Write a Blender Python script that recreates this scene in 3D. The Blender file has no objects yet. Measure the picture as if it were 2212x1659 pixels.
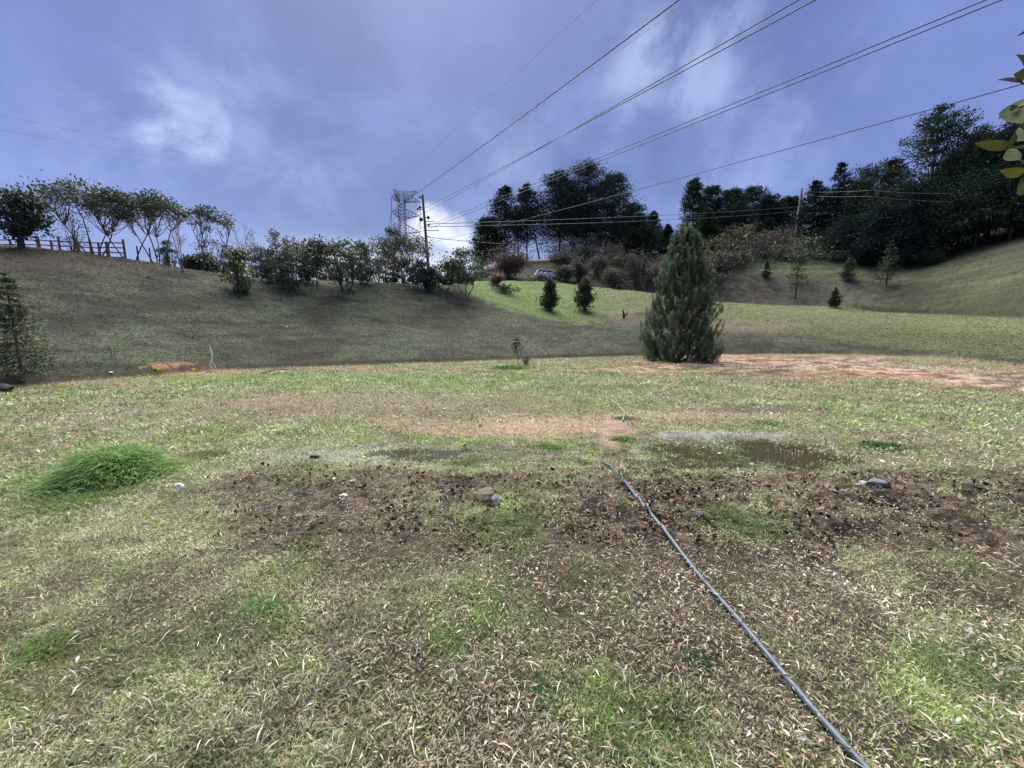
import bpy, math
import numpy as np
from mathutils import Vector
S = bpy.context.scene
COL = S.collection
R = math.radians
# ------------------------------------------------------------------ camera
PITCH = math.atan(0.138)
F = 829.0; CX = 1106.0; CY = 829.5          # the photograph measured at 2212 x 1659
cam = bpy.data.cameras.new('camera'); camo = bpy.data.objects.new('camera', cam); COL.objects.link(camo)
cam.sensor_width = 36; cam.lens = 36*F/2212; cam.clip_start = 0.05; cam.clip_end = 5000
camo.location = (0, 0, 0); camo.rotation_euler = (R(90)-PITCH, 0, 0)
S.camera = camo
S.render.resolution_x = 1024; S.render.resolution_y = 768
cp, sp = math.cos(PITCH), math.sin(PITCH)
def ray(px, py):
    u = (px-CX)/F; v = (CY-py)/F
    return np.array([u, cp+v*sp, -sp+v*cp])
def at(px, py, depth):
    d = ray(px, py); return d*(depth/d[1])
def proj(x, y, z):
    f = y*cp - z*sp; up = y*sp + z*cp
    f = np.where(f < 0.02, 0.02, f)
    return CX+F*x/f, CY-F*up/f
# ------------------------------------------------------------------ light and sky
S.view_settings.view_transform = 'Standard'; S.view_settings.look = 'None'
S.view_settings.exposure = 2.65; S.view_settings.gamma = 1
SUN_EL, SUN_AZ = 56, -14       # azimuth from +Y towards +X
sl = bpy.data.lights.new('sun', 'SUN'); sl.energy = 1.5; sl.angle = R(60); sl.color = (1, .96, .84)
so = bpy.data.objects.new('sun', sl); COL.objects.link(so)
sd = Vector((math.sin(R(SUN_AZ))*math.cos(R(SUN_EL)), math.cos(R(SUN_AZ))*math.cos(R(SUN_EL)), math.sin(R(SUN_EL))))
so.rotation_euler = sd.to_track_quat('Z', 'Y').to_euler()
w = bpy.data.worlds.new('World'); S.world = w; w.use_nodes = True
nt = w.node_tree; nt.nodes.clear()
class NB:
    def __init__(s, nt): s.nt = nt
    def n(s, t, **k):
        o = s.nt.nodes.new(t)
        for a, b in k.items(): setattr(o, a, b)
        return o
    def put(s, sock, v):
        if v is None: return
        if isinstance(v, bpy.types.NodeSocket): s.nt.links.new(v, sock)
        else: sock.default_value = v
    def m(s, op, a, b=None, c=None, clamp=False):
        o = s.n('ShaderNodeMath', operation=op); o.use_clamp = clamp
        s.put(o.inputs[0], a); s.put(o.inputs[1], b)
        if c is not None: s.put(o.inputs[2], c)
        return o.outputs[0]
    def vm(s, op, a, b=None):
        o = s.n('ShaderNodeVectorMath', operation=op); s.put(o.inputs[0], a)
        if b is not None: s.put(o.inputs[1], b)
        return o.outputs['Value'] if op == 'DOT_PRODUCT' else o.outputs[0]
    def noise(s, vec, scale, detail=4, rough=.55, dist=0):
        o = s.n('ShaderNodeTexNoise'); s.put(o.inputs['Vector'], vec); o.inputs['Scale'].default_value = scale
        o.inputs['Detail'].default_value = detail; o.inputs['Roughness'].default_value = rough; o.inputs['Distortion'].default_value = dist
        return o.outputs['Fac']
    def mix(s, f, a, b, mode='MIX'):
        o = s.n('ShaderNodeMix', data_type='RGBA', blend_type=mode); s.put(o.inputs[0], f); s.put(o.inputs[6], a); s.put(o.inputs[7], b)
        return o.outputs[2]
    def ss(s, x, a, b, lo=0., hi=1.):
        o = s.n('ShaderNodeMapRange', interpolation_type='SMOOTHSTEP'); s.put(o.inputs[0], x)
        for i, q in enumerate((a, b, lo, hi)): o.inputs[i+1].default_value = q
        return o.outputs[0]
b = NB(nt)
tc = b.n('ShaderNodeTexCoord').outputs['Generated']
sky = b.n('ShaderNodeTexSky', sky_type='NISHITA', sun_disc=False); sky.sun_elevation = R(SUN_EL); sky.sun_rotation = R(SUN_AZ)
sep = b.n('ShaderNodeSeparateXYZ'); b.put(sep.inputs[0], tc)
zz = b.m('ADD', b.m('MAXIMUM', sep.outputs[2], 0.), .75)
comb = b.n('ShaderNodeCombineXYZ'); b.put(comb.inputs[0], b.m('DIVIDE', sep.outputs[0], zz)); b.put(comb.inputs[1], b.m('DIVIDE', sep.outputs[1], zz)); comb.inputs[2].default_value = 3.3
cv = comb.outputs[0]
n1 = b.noise(cv, 1.9, 7, .55, .3); n2 = b.noise(cv, 5.2, 7, .58, .3)
c2 = b.vm('ADD', cv, (3.7, 1.9, .4)); n3 = b.noise(c2, 3.2, 8, .60, .2)
def L(r, g, bb):      # sky colours as seen, brought to strength 0.1 and exposure 2.65
    f = lambda c: ((c/255+.055)/1.055)**2.4
    k = 10/2**2.65
    return (f(r)*k, f(g)*k, f(bb)*k, 1)
nv = b.vm('NORMALIZE', tc)
wv = b.n('ShaderNodeTexNoise'); wv.inputs['Scale'].default_value = 5.; wv.inputs['Detail'].default_value = 5; b.put(wv.inputs['Vector'], nv)
warp = b.vm('NORMALIZE', b.vm('ADD', nv, b.vm('MULTIPLY', b.vm('SUBTRACT', wv.outputs['Color'], (.5, .5, .5)), (.34, .34, .30))))
def lobe(px, py, a, bb, v=None):
    d = ray(px, py); d = d/np.linalg.norm(d)
    return b.ss(b.vm('DOT_PRODUCT', warp if v is None else v, tuple(d)), math.cos(R(a)), math.cos(R(bb)))
c = b.mix(b.ss(n1, .40, .60), L(74, 88, 150), L(116, 132, 200))
c = b.mix(b.m('MULTIPLY', b.ss(n3, .44, .58), .7), c, L(92, 106, 170))
c = b.mix(b.m('MULTIPLY', b.ss(n2, .50, .68), .35), c, L(138, 155, 218))
left = b.ss(sep.outputs[0], -.35, -.8); right = b.ss(sep.outputs[0], .3, .75)
c = b.mix(b.m('MULTIPLY', b.m('MAXIMUM', left, right), .45), c, L(122, 134, 210))
dk = b.m('MAXIMUM', lobe(640, 110, 24, 4), lobe(860, 330, 20, 3)); dk = b.m('MAXIMUM', dk, b.m('MULTIPLY', lobe(1240, 40, 14, 2), .5))
c = b.mix(b.m('MULTIPLY', dk, .62), c, b.mix(b.ss(n2, .38, .62), L(82, 96, 156), L(108, 122, 184)))
brk = None
for (px, py, a, bb, k, lo, hi) in ((352, 195, 6.0, .1, .75, .46, .66), (385, 255, 5.0, .1, .85, .44, .66), (330, 300, 5, .1, .4, .42, .68), (190, 268, 8, .5, .35, .42, .68), (60, 330, 12, 1, .25, .38, .66), (1455, 105, 7.5, .2, .62, .45, .66), (1560, 130, 8, .2, .5, .45, .66), (1480, 190, 9, .5, .35, .46, .70),
                                 (1120, 255, 9, 1, .2, .40, .66), (540, 300, 14, 2, .22, .4, .68), (1700, 330, 18, 2, .2, .42, .68), (1500, 330, 14, 2, .15, .42, .68)):
    v = b.m('MULTIPLY', b.m('MULTIPLY', lobe(px, py, a, bb), b.ss(n2, lo, hi)), k)
    brk = v if brk is None else b.m('MAXIMUM', brk, v)
c = b.mix(b.m('MULTIPLY', brk, .85), c, L(198, 213, 246))
hz = b.m('MULTIPLY', b.ss(sep.outputs[2], .25, .10), lobe(860, 560, 38, 8, nv))
c = b.mix(b.m('MULTIPLY', hz, b.ss(n3, .3, .7, .7, .2)), c, L(188, 198, 240))
gl = b.m('MULTIPLY', lobe(955, 500, 5.0, .1), .9)
gl = b.m('MAXIMUM', gl, b.m('MULTIPLY', b.m('MULTIPLY', lobe(880, 545, 20, 4), b.ss(sep.outputs[2], .225, .16)), .6))
c = b.mix(gl, c, L(244, 246, 255))
c = b.mix(.94, sky.outputs[0], c)
bg = b.n('ShaderNodeBackground'); b.put(bg.inputs[0], c); bg.inputs[1].default_value = .1
out = b.n('ShaderNodeOutputWorld'); nt.links.new(bg.outputs[0], out.inputs[0])
# ------------------------------------------------------------------ numpy helpers
rng = np.random.default_rng(7)
def _h(ix, iy, seed):
    n = (ix.astype(np.int64)*374761393 + iy.astype(np.int64)*668265263 + seed*1274126177) & 0xffffffff
    n = ((n ^ (n >> 13))*1103515245) & 0xffffffff
    n = ((n ^ (n >> 16))*2246822519) & 0xffffffff
    return ((n ^ (n >> 15)) & 0xffffff)/float(0xffffff)
def vn(x, y, s, seed=0):
    x = x/s; y = y/s; ix = np.floor(x); iy = np.floor(y); fx = x-ix; fy = y-iy
    fx = fx*fx*(3-2*fx); fy = fy*fy*(3-2*fy)
    a = _h(ix, iy, seed); bb = _h(ix+1, iy, seed); c = _h(ix, iy+1, seed); d = _h(ix+1, iy+1, seed)
    return (a+(bb-a)*fx)*(1-fy)+(c+(d-c)*fx)*fy
def fbm(x, y, s, seed=0, o=4):
    t = 0; a = 1; n = 0
    for i in range(o):
        t = t+a*vn(x+17.3*i, y-9.1*i, s/2**i, seed+i); n += a; a *= .55
    return t/n
def sst(x, a, bb):
    t = np.clip((x-a)/(bb-a), 0, 1); return t*t*(3-2*t)
def nrm(v): return v/np.maximum(np.linalg.norm(v, axis=-1, keepdims=True), 1e-9)
class Acc:
    def __init__(s): s.v = []; s.f = []; s.c = []; s.n = 0
    def add(s, v, f, c):
        v = np.asarray(v, float).reshape(-1, 3); f = np.asarray(f, int).reshape(-1, 4)
        c = np.asarray(c, float); c = np.broadcast_to(c, (len(v), 3)) if c.ndim == 1 else c
        s.v.append(v); s.f.append(f+s.n); s.c.append(c); s.n += len(v)
    def tube(s, pts, rad, col, k=6):
        pts = np.asarray(pts, float); n = len(pts); rad = np.broadcast_to(rad, (n,)) if np.ndim(rad) else np.full(n, rad)
        t = nrm(np.gradient(pts, axis=0)); ref = np.array([0.31, .95, .05]) if abs(t[0][2]) > .6 else np.array([0, .0, 1.])
        a = nrm(np.cross(t, ref)); bb = np.cross(t, a)
        ang = np.arange(k)/k*2*np.pi
        v = pts[:, None]+rad[:, None, None]*(np.cos(ang)[None, :, None]*a[:, None]+np.sin(ang)[None, :, None]*bb[:, None])
        i = np.arange(n-1)[:, None]*k; j = np.arange(k)[None]; j2 = (j+1) % k
        f = np.stack([i+j, i+j2, i+k+j2, i+k+j], -1)
        s.add(v.reshape(-1, 3), f.reshape(-1, 4), col)
        if k % 2 == 0 and k >= 6:
            for e in (0, n-1):
                if rad[e] > .004:
                    q = np.arange(0, k, 2); s.add(np.vstack([v[e], pts[e][None]]), np.stack([q, q+1, (q+2) % k, np.full(len(q), k)], -1), col)
    def leaves(s, P, D, Ln, W, col, jit=.3, fold=.15, r=None):
        r = r or rng; n = len(P); D = nrm(D); Ln = np.broadcast_to(Ln, (n,))[:, None]; W = np.broadcast_to(W, (n,))[:, None]
        sd = nrm(np.cross(D, r.normal(size=(n, 3)))); up = np.cross(sd, D)
        v = np.stack([P, P+D*Ln*.45+sd*W*.5+up*W*fold, P+D*Ln, P+D*Ln*.5-sd*W*.5+up*W*fold], 1)
        c = np.broadcast_to(np.asarray(col, float), (n, 3))*(1+jit*(r.random((n, 1))*2-1))
        c = np.repeat(c, 4, 0)
        s.add(v.reshape(-1, 3), np.arange(n*4).reshape(-1, 4), c)
    def box(s, c, h, col, rz=0, ax=None):
        c = np.asarray(c, float); sx = np.array([[i, j, k] for i in (-1, 1) for j in (-1, 1) for k in (-1, 1)], float)*np.asarray(h, float)
        if ax is not None: sx = sx @ np.asarray(ax, float)
        elif rz: sx = sx @ np.array([[math.cos(rz), math.sin(rz), 0], [-math.sin(rz), math.cos(rz), 0], [0, 0, 1]])
        s.add(sx+c, [[0, 1, 3, 2], [4, 6, 7, 5], [0, 4, 5, 1], [2, 3, 7, 6], [0, 2, 6, 4], [1, 5, 7, 3]], col)
    def bar(s, a, bb, wd, ht, col):
        a = np.asarray(a, float); bb = np.asarray(bb, float); t = nrm(bb-a); L_ = np.linalg.norm(bb-a)
        sd = nrm(np.cross(t, [0, 0, 1.])) if abs(t[2]) < .95 else np.array([1., 0, 0]); up = np.cross(sd, t)
        s.box((a+bb)/2, (L_/2, wd/2, ht/2), col, ax=np.array([t, sd, up]))
    def build(s, name, mat, parent=None, origin=(0, 0, 0), smooth=False, local=False):
        v = np.vstack(s.v)-(0 if local else np.asarray(origin, float)); f = np.vstack(s.f); c = np.vstack(s.c)
        me = bpy.data.meshes.new(name); n = len(v); m = len(f)
        me.vertices.add(n); me.vertices.foreach_set('co', v.astype(np.float32).ravel())
        me.loops.add(m*4); me.loops.foreach_set('vertex_index', f.astype(np.int32).ravel())
        me.polygons.add(m); me.polygons.foreach_set('loop_start', np.arange(0, m*4, 4, dtype=np.int32))
        me.update(calc_edges=True)
        ca = me.color_attributes.new('Col', 'FLOAT_COLOR', 'POINT')
        ca.data.foreach_set('color', np.hstack([np.clip(c, 0, 1), np.ones((n, 1))]).astype(np.float32).ravel())
        if smooth: me.polygons.foreach_set('use_smooth', np.ones(m, bool))
        me.materials.append(mat)
        o = bpy.data.objects.new(name, me); COL.objects.link(o)
        if parent is not None: o.parent = parent
        else: o.location = origin
        return o
def tag(o, label=None, cat=None, group=None, kind=None):
    if label: o['label'] = label
    if cat: o['category'] = cat
    if group: o['group'] = group
    if kind: o['kind'] = kind
    return o
def thing(name, loc, label, cat, group=None):
    o = bpy.data.objects.new(name, None); COL.objects.link(o); o.location = tuple(loc); o.empty_display_size = .3
    return tag(o, label, cat, group)
# ------------------------------------------------------------------ materials
def mat(name, rough=.8, trans=0, spec=.3, var=.25, scale=8, bump=0, bscale=20, metal=0, tint=(1, 1, 1)):
    m = bpy.data.materials.new(name); m.use_nodes = True; nt = m.node_tree; nt.nodes.clear(); q = NB(nt)
    at_ = q.n('ShaderNodeAttribute', attribute_name='Col').outputs[0]
    pos = q.n('ShaderNodeTexCoord').outputs['Object']
    f = q.ss(q.noise(pos, scale, 3), .3, .7, 1-var, 1+var)
    cc = q.n('ShaderNodeCombineColor'); [q.put(cc.inputs[i], q.m('MULTIPLY', f, tint[i])) for i in range(3)]
    col = q.mix(1., at_, cc.outputs[0], 'MULTIPLY')
    p = q.n('ShaderNodeBsdfPrincipled'); q.put(p.inputs['Base Color'], col); p.inputs['Roughness'].default_value = rough
    p.inputs['Specular IOR Level'].default_value = spec; p.inputs['Metallic'].default_value = metal
    if bump:
        bm = q.n('ShaderNodeBump'); bm.inputs['Strength'].default_value = bump; bm.inputs['Distance'].default_value = .03
        q.put(bm.inputs['Height'], q.noise(pos, bscale, 5, .6)); q.put(p.inputs['Normal'], bm.outputs[0])
    o = q.n('ShaderNodeOutputMaterial'); last = p.outputs[0]
    if trans:
        tr = q.n('ShaderNodeBsdfTranslucent'); q.put(tr.inputs[0], col); mx = q.n('ShaderNodeMixShader'); mx.inputs[0].default_value = trans
        nt.links.new(last, mx.inputs[1]); nt.links.new(tr.outputs[0], mx.inputs[2]); last = mx.outputs[0]
    nt.links.new(last, o.inputs[0]); return m
M_leaf = mat('leaf', .55, .22, .35, .3, .6)
M_dark = mat('dark_foliage', .9, .08, .04, .3, .35)
M_grass = mat('grass', .65, .38, .3, .2, 2)
M_bark = mat('bark', .9, 0, .2, .35, 9, .6, 25)
M_wood = mat('weathered_wood', .85, 0, .2, .3, 6, .4, 30)
M_stone = mat('stone', .85, 0, .3, .35, 12, .8, 30)
M_metal = mat('galvanised_steel', .5, 0, .5, .1, 3, metal=.3)
M_wire = mat('cable', .6, 0, .3, .05, 3)
M_paint = mat('car_paint', .25, 0, .5, .05, 3)
M_glass = mat('car_glass', .08, 0, .6, .05, 3)
M_rubber = mat('rubber', .8, 0, .3, .1, 30)
M_hose = mat('hose_plastic', .42, 0, .45, .25, 25)
M_dry = mat('dry_leaf', .7, .15, .3, .3, 15)
# ------------------------------------------------------------------ terrain profile (curves of ground points, near to far)
ZF = -1.85
def plane(px, py, z=ZF):
    d = ray(px, py); t = z/d[2]; return d*t
cols = [-250, 0, 150, 300, 450, 600, 800, 950, 1040, 1120, 1200, 1300, 1390, 1560, 1720, 1800, 1900, 2000, 2060, 2212, 2450]
Fp = np.interp(cols, [-250, 0, 200, 450, 700, 900, 1106, 1400, 1550, 1800, 2000, 2212, 2450], [862, 834, 820, 800, 789, 784, 775, 766, 765, 764, 770, 795, 830])
k6 = {-250: (720, 11), 0: (700, 16.5), 150: (700, 18), 300: (698, 20), 450: (700, 22), 600: (700, 25), 800: (700, 28), 950: (700, 31), 1040: (697, 34), 1120: (702, 35), 1200: (706, 37), 1300: (706, 39), 1390: (706, 40), 1560: (711, 40), 1720: (712, 39), 1800: (713, 38), 1900: (716, 37), 2000: (722, 35), 2060: (727, 33), 2212: (742, 27), 2450: (765, 20)}
k7 = {-250: (505, 25), 0: (531, 28.5), 150: (548, 29.5), 300: (567, 31), 450: (592, 33), 600: (606, 34), 800: (611, 37), 950: (617, 41), 1040: (607, 50), 1120: (607, 58), 1200: (612, 62), 1300: (622, 63), 1390: (632, 62), 1560: (655, 60), 1720: (662, 57), 1800: (664, 56), 1900: (668, 53), 2000: (672, 50), 2060: (675, 48), 2212: (685, 40), 2450: (700, 30)}
far = {  # (depth,z) of the dip, then (py,depth) of the back slope and of its top, then far off
 -250: ((30, 5.6), 560, 60, 575, 140, 640, 300), 0: ((33, 6.3), 565, 60, 600, 140, 660, 300), 150: ((34, 5.7), 575, 60, 600, 140, 660, 300), 300: ((36, 5.2), 588, 60, 610, 140, 660, 300), 450: ((37, 4.7), 600, 60, 620, 140, 670, 300),
 600: ((39, 4.2), 615, 60, 630, 140, 670, 300), 800: ((42, 4.4), 618, 60, 630, 140, 670, 300), 950: ((46, 4.7), 620, 70, 625, 140, 660, 300), 1040: ((56, 6.9), 600, 72, 585, 100, 600, 300), 1120: ((64, 8.0), 592, 73, 566, 96, 590, 300),
 1200: ((66, 8.2), 592, 74, 562, 96, 585, 300), 1300: ((67, 7.2), 590, 76, 556, 98, 570, 300), 1390: ((67, 5.6), 594, 76, 550, 100, 560, 300), 1560: ((65, 3.9), 588, 78, 525, 103, 530, 240), 1720: ((62, 3.4), 580, 75, 505, 98, 520, 240),
 1800: ((60, 3.0), 590, 72, 528, 92, 520, 240), 1900: ((57, 2.6), 610, 66, 560, 84, 520, 240), 2000: ((54, 2.1), 612, 61, 556, 76, 500, 200), 2060: ((51, 1.8), 610, 58, 540, 72, 480, 200), 2212: ((43, 1.2), 612, 48, 512, 60, 450, 150), 2450: ((32, .8), 600, 37, 470, 50, 440, 120)}
curves = []
for k in range(12):
    A = []
    for i, px in enumerate(cols):
        if k == 0: a = math.atan2(px-CX, F); p = np.array([.02*math.sin(a), .02*math.cos(a), -1.6])
        elif k == 1: p = plane(px, 1500, -1.6)
        elif k == 2:
            bz = np.interp(px, [0, 350, 500, 2212], [-1.70, -1.67, -1.585, -1.56]); p = plane(px, np.interp(px, [0, 450, 1100, 1600, 2212], [1090, 1030, 1040, 1055, 1068]), bz)
        elif k == 3: p = plane(px, np.interp(px, [0, 450, 1100, 1600, 2212], [985, 985, 1000, 1010, 1018]), ZF)
        elif k == 4: p = plane(px, Fp[i]+(2), ZF)
        elif k == 5: p = plane(px, Fp[i]-4, ZF+.22)
        elif k == 6: p = at(px, *k6[px])
        elif k == 7: p = at(px, *k7[px])
        else:
            f_ = far[px]; u = (px-CX)/F
            if k == 8: p = np.array([u*f_[0][0]*1.0, f_[0][0], f_[0][1]])
            else: p = at(px, f_[1+2*(k-9)], f_[2+2*(k-9)])
        A.append(p)
    curves.append(np.array(A))
NT = 1441; AZ = np.linspace(-math.pi, math.pi, NT)
TD = []; TZ = []
for A in curves:
    az = np.arctan2(A[:, 0], A[:, 1]); D = np.hypot(A[:, 0], A[:, 1]); z = A[:, 2]
    az = np.r_[-math.pi, -2.2, az, 2.2, math.pi]; Dm = float(np.median(D))
    D = np.r_[Dm, Dm, D, Dm, Dm]; z = np.r_[-1.9, -1.9, z, -1.9, -1.9]
    if Dm > 30: z[[0, 1, -2, -1]] = (2.)
    d_ = np.interp(AZ, az, D); z_ = np.interp(AZ, az, z)
    ker = np.exp(-np.linspace(-2.2, 2.2, 25)**2); ker /= ker.sum()
    if Dm > 6:
        pad = lambda a: np.convolve(np.r_[a[-13:-1], a, a[1:13]], ker, 'valid')
        d_ = pad(d_); z_ = pad(z_)
    TD.append(d_); TZ.append(z_)
TD.append(np.full(NT, 1600.)); TZ.append(np.full(NT, -20.))
TD = np.array(TD); TZ = np.array(TZ)
for k in range(1, len(TD)): TD[k] = np.maximum(TD[k], TD[k-1]+.3)
hh = np.diff(TD, axis=0); dl = np.diff(TZ, axis=0)/hh
TM = np.zeros_like(TZ)
TM[1:-1] = np.where(dl[1:]*dl[:-1] > 0, 2*dl[1:]*dl[:-1]/(dl[1:]+dl[:-1]+1e-12), 0)
def H(x, y, detail=True):
    x = np.asarray(x, float); y = np.asarray(y, float)
    a = np.arctan2(x, y); D = np.hypot(x, y)
    t = (a+math.pi)/(2*math.pi)*(NT-1); i = np.clip(t.astype(int), 0, NT-2); f = t-i
    g = lambda T: T[:, i]*(1-f)+T[:, i+1]*f
    d, z, m = g(TD), g(TZ), g(TM); out = np.full(D.shape, -20.)
    for k in range(len(TD)-1):
        h = d[k+1]-d[k]; s = (D-d[k])/h; w_ = (s >= 0) & (s <= 1)
        s = np.clip(s, 0, 1); s2 = s*s; s3 = s2*s
        v = (2*s3-3*s2+1)*z[k]+(s3-2*s2+s)*h*m[k]+(-2*s3+3*s2)*z[k+1]+(s3-s2)*h*m[k+1]
        out = np.where(w_, v, out)
    out = np.where(D < .02, -1.6, out)
    if detail:
        px, py = proj(x, y, out)
        hill = sst(D, d[4]-.5, d[4]+3)
        out = out+(fbm(x, y, 6, 3)-.5)*.34*hill+(fbm(x, y*1.5, 1.2, 5)-.5)*.22*hill
        fld = 1-hill
        out = out+fld*((fbm(x, y, 1.1, 11)-.5)*.06+(fbm(x, y, .22, 12, 4)-.5)*.05)
        bm_ = zone_berm(px, py, D)
        out = out+bm_*((fbm(x, y, .42, 21, 4)-.45)*.26+(fbm(x, y, .10, 22, 3)-.5)*.10)
        zp = zone_pud(px, py); out = out-.050*zp*fld+zp*fld*(fbm(x, y, .5, 15, 4)-.5)*.09
        st_ = (np.abs(py-np.interp(px, [1300, 1600, 1850, 2212, 2400], [792, 788, 792, 826, 845])) < np.interp(px, [1300, 1600, 2212], [10, 22, 30]))*sst(px, 1320, 1450)*fld; out = out+st_*(fbm(x, y*2, 1.6, 17, 4)-.42)*.34
        cut = sst(px, 1820, 1900)*np.exp(-((py-np.interp(px, [1800, 2212], [664, 681]))/3.)**2)*sst(D, d[6], d[7])
        out = out-.5*cut
    return out
def ell(px, py, cx, cy, rx, ry, e=.45): 
    r = np.sqrt(((px-cx)/rx)**2+((py-cy)/ry)**2); return 1-sst(r, 1-e, 1+e)
def zone_berm(px, py, D):
    t = sst(py, 998, 1030)*(1-sst(py, 1110, 1230))*sst(px, 380, 560)*(D < 9)
    return t*np.interp(px, [400, 1100, 1500, 2212], [.45, .6, 1, 1.2])
def zone_brown(px, py, x, y):
    n1 = fbm(x, y, 1.4, 91, 3); n2 = fbm(x, y, .35, 92, 4); wb = (n1-.5)*1.3+(n2-.5)*.8
    a = sst(px+wb*420, 900, 1350)*sst(py, 1030, 1090)*(1-sst(py+wb*260, 1300, 1620))
    b_ = .85*sst(px+wb*300, 430, 620)*(1-sst(px, 1050, 1400))*sst(py, 1030, 1080)*(1-sst(py+wb*200, 1180, 1380))
    c = .8*sst(n1*.5+n2*.5, .49, .56)*sst(py, 1080, 1180)*np.interp(px, [0, 400, 900, 2212], [.35, .7, 1, 1])
    return np.maximum(np.maximum(a, b_), c*.85)*(.16+.80*sst(n2, .42, .54))*(1-.85*ell(px, py, 2080, 1450, 170, 90))*(1-.8*ell(px, py, 1600, 1130, 90, 42))*(1-.8*ell(px, py, 1090, 1120, 90, 60))*(1-.7*ell(px, py, 560, 1310, 70, 50))
def zone_pud(px, py):
    return np.maximum.reduce([ell(px, py, 1585, 985, 270, 40), ell(px, py, 930, 980, 230, 15)*.8, ell(px, py, 2150, 1030, 120, 18), ell(px, py, 1130, 1000, 160, 12)])
def ground(x, y): return float(H(np.array([x]), np.array([y]))[0])
def hit(px, py, dmax=140):
    d = ray(px, py); t = np.geomspace(.8, dmax, 3000); P = d[None]*t[:, None]
    z = H(P[:, 0], P[:, 1]); u = np.nonzero(P[:, 2] <= z)[0]
    if len(u) == 0: return None
    return np.array([P[u[0], 0], P[u[0], 1], z[u[0]]])
def spot(px, depth):
    x = (px-CX)/F*depth                      # near the horizon row depth along the view is close to y
    for _ in range(3):
        z = ground(x, depth); f = depth*cp-z*sp; x = (px-CX)/F*f
    return np.array([x, depth, z])
def toph(px, py, p): 
    d = ray(px, py); return d[2]*(p[1]/d[1])-p[2]
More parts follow.
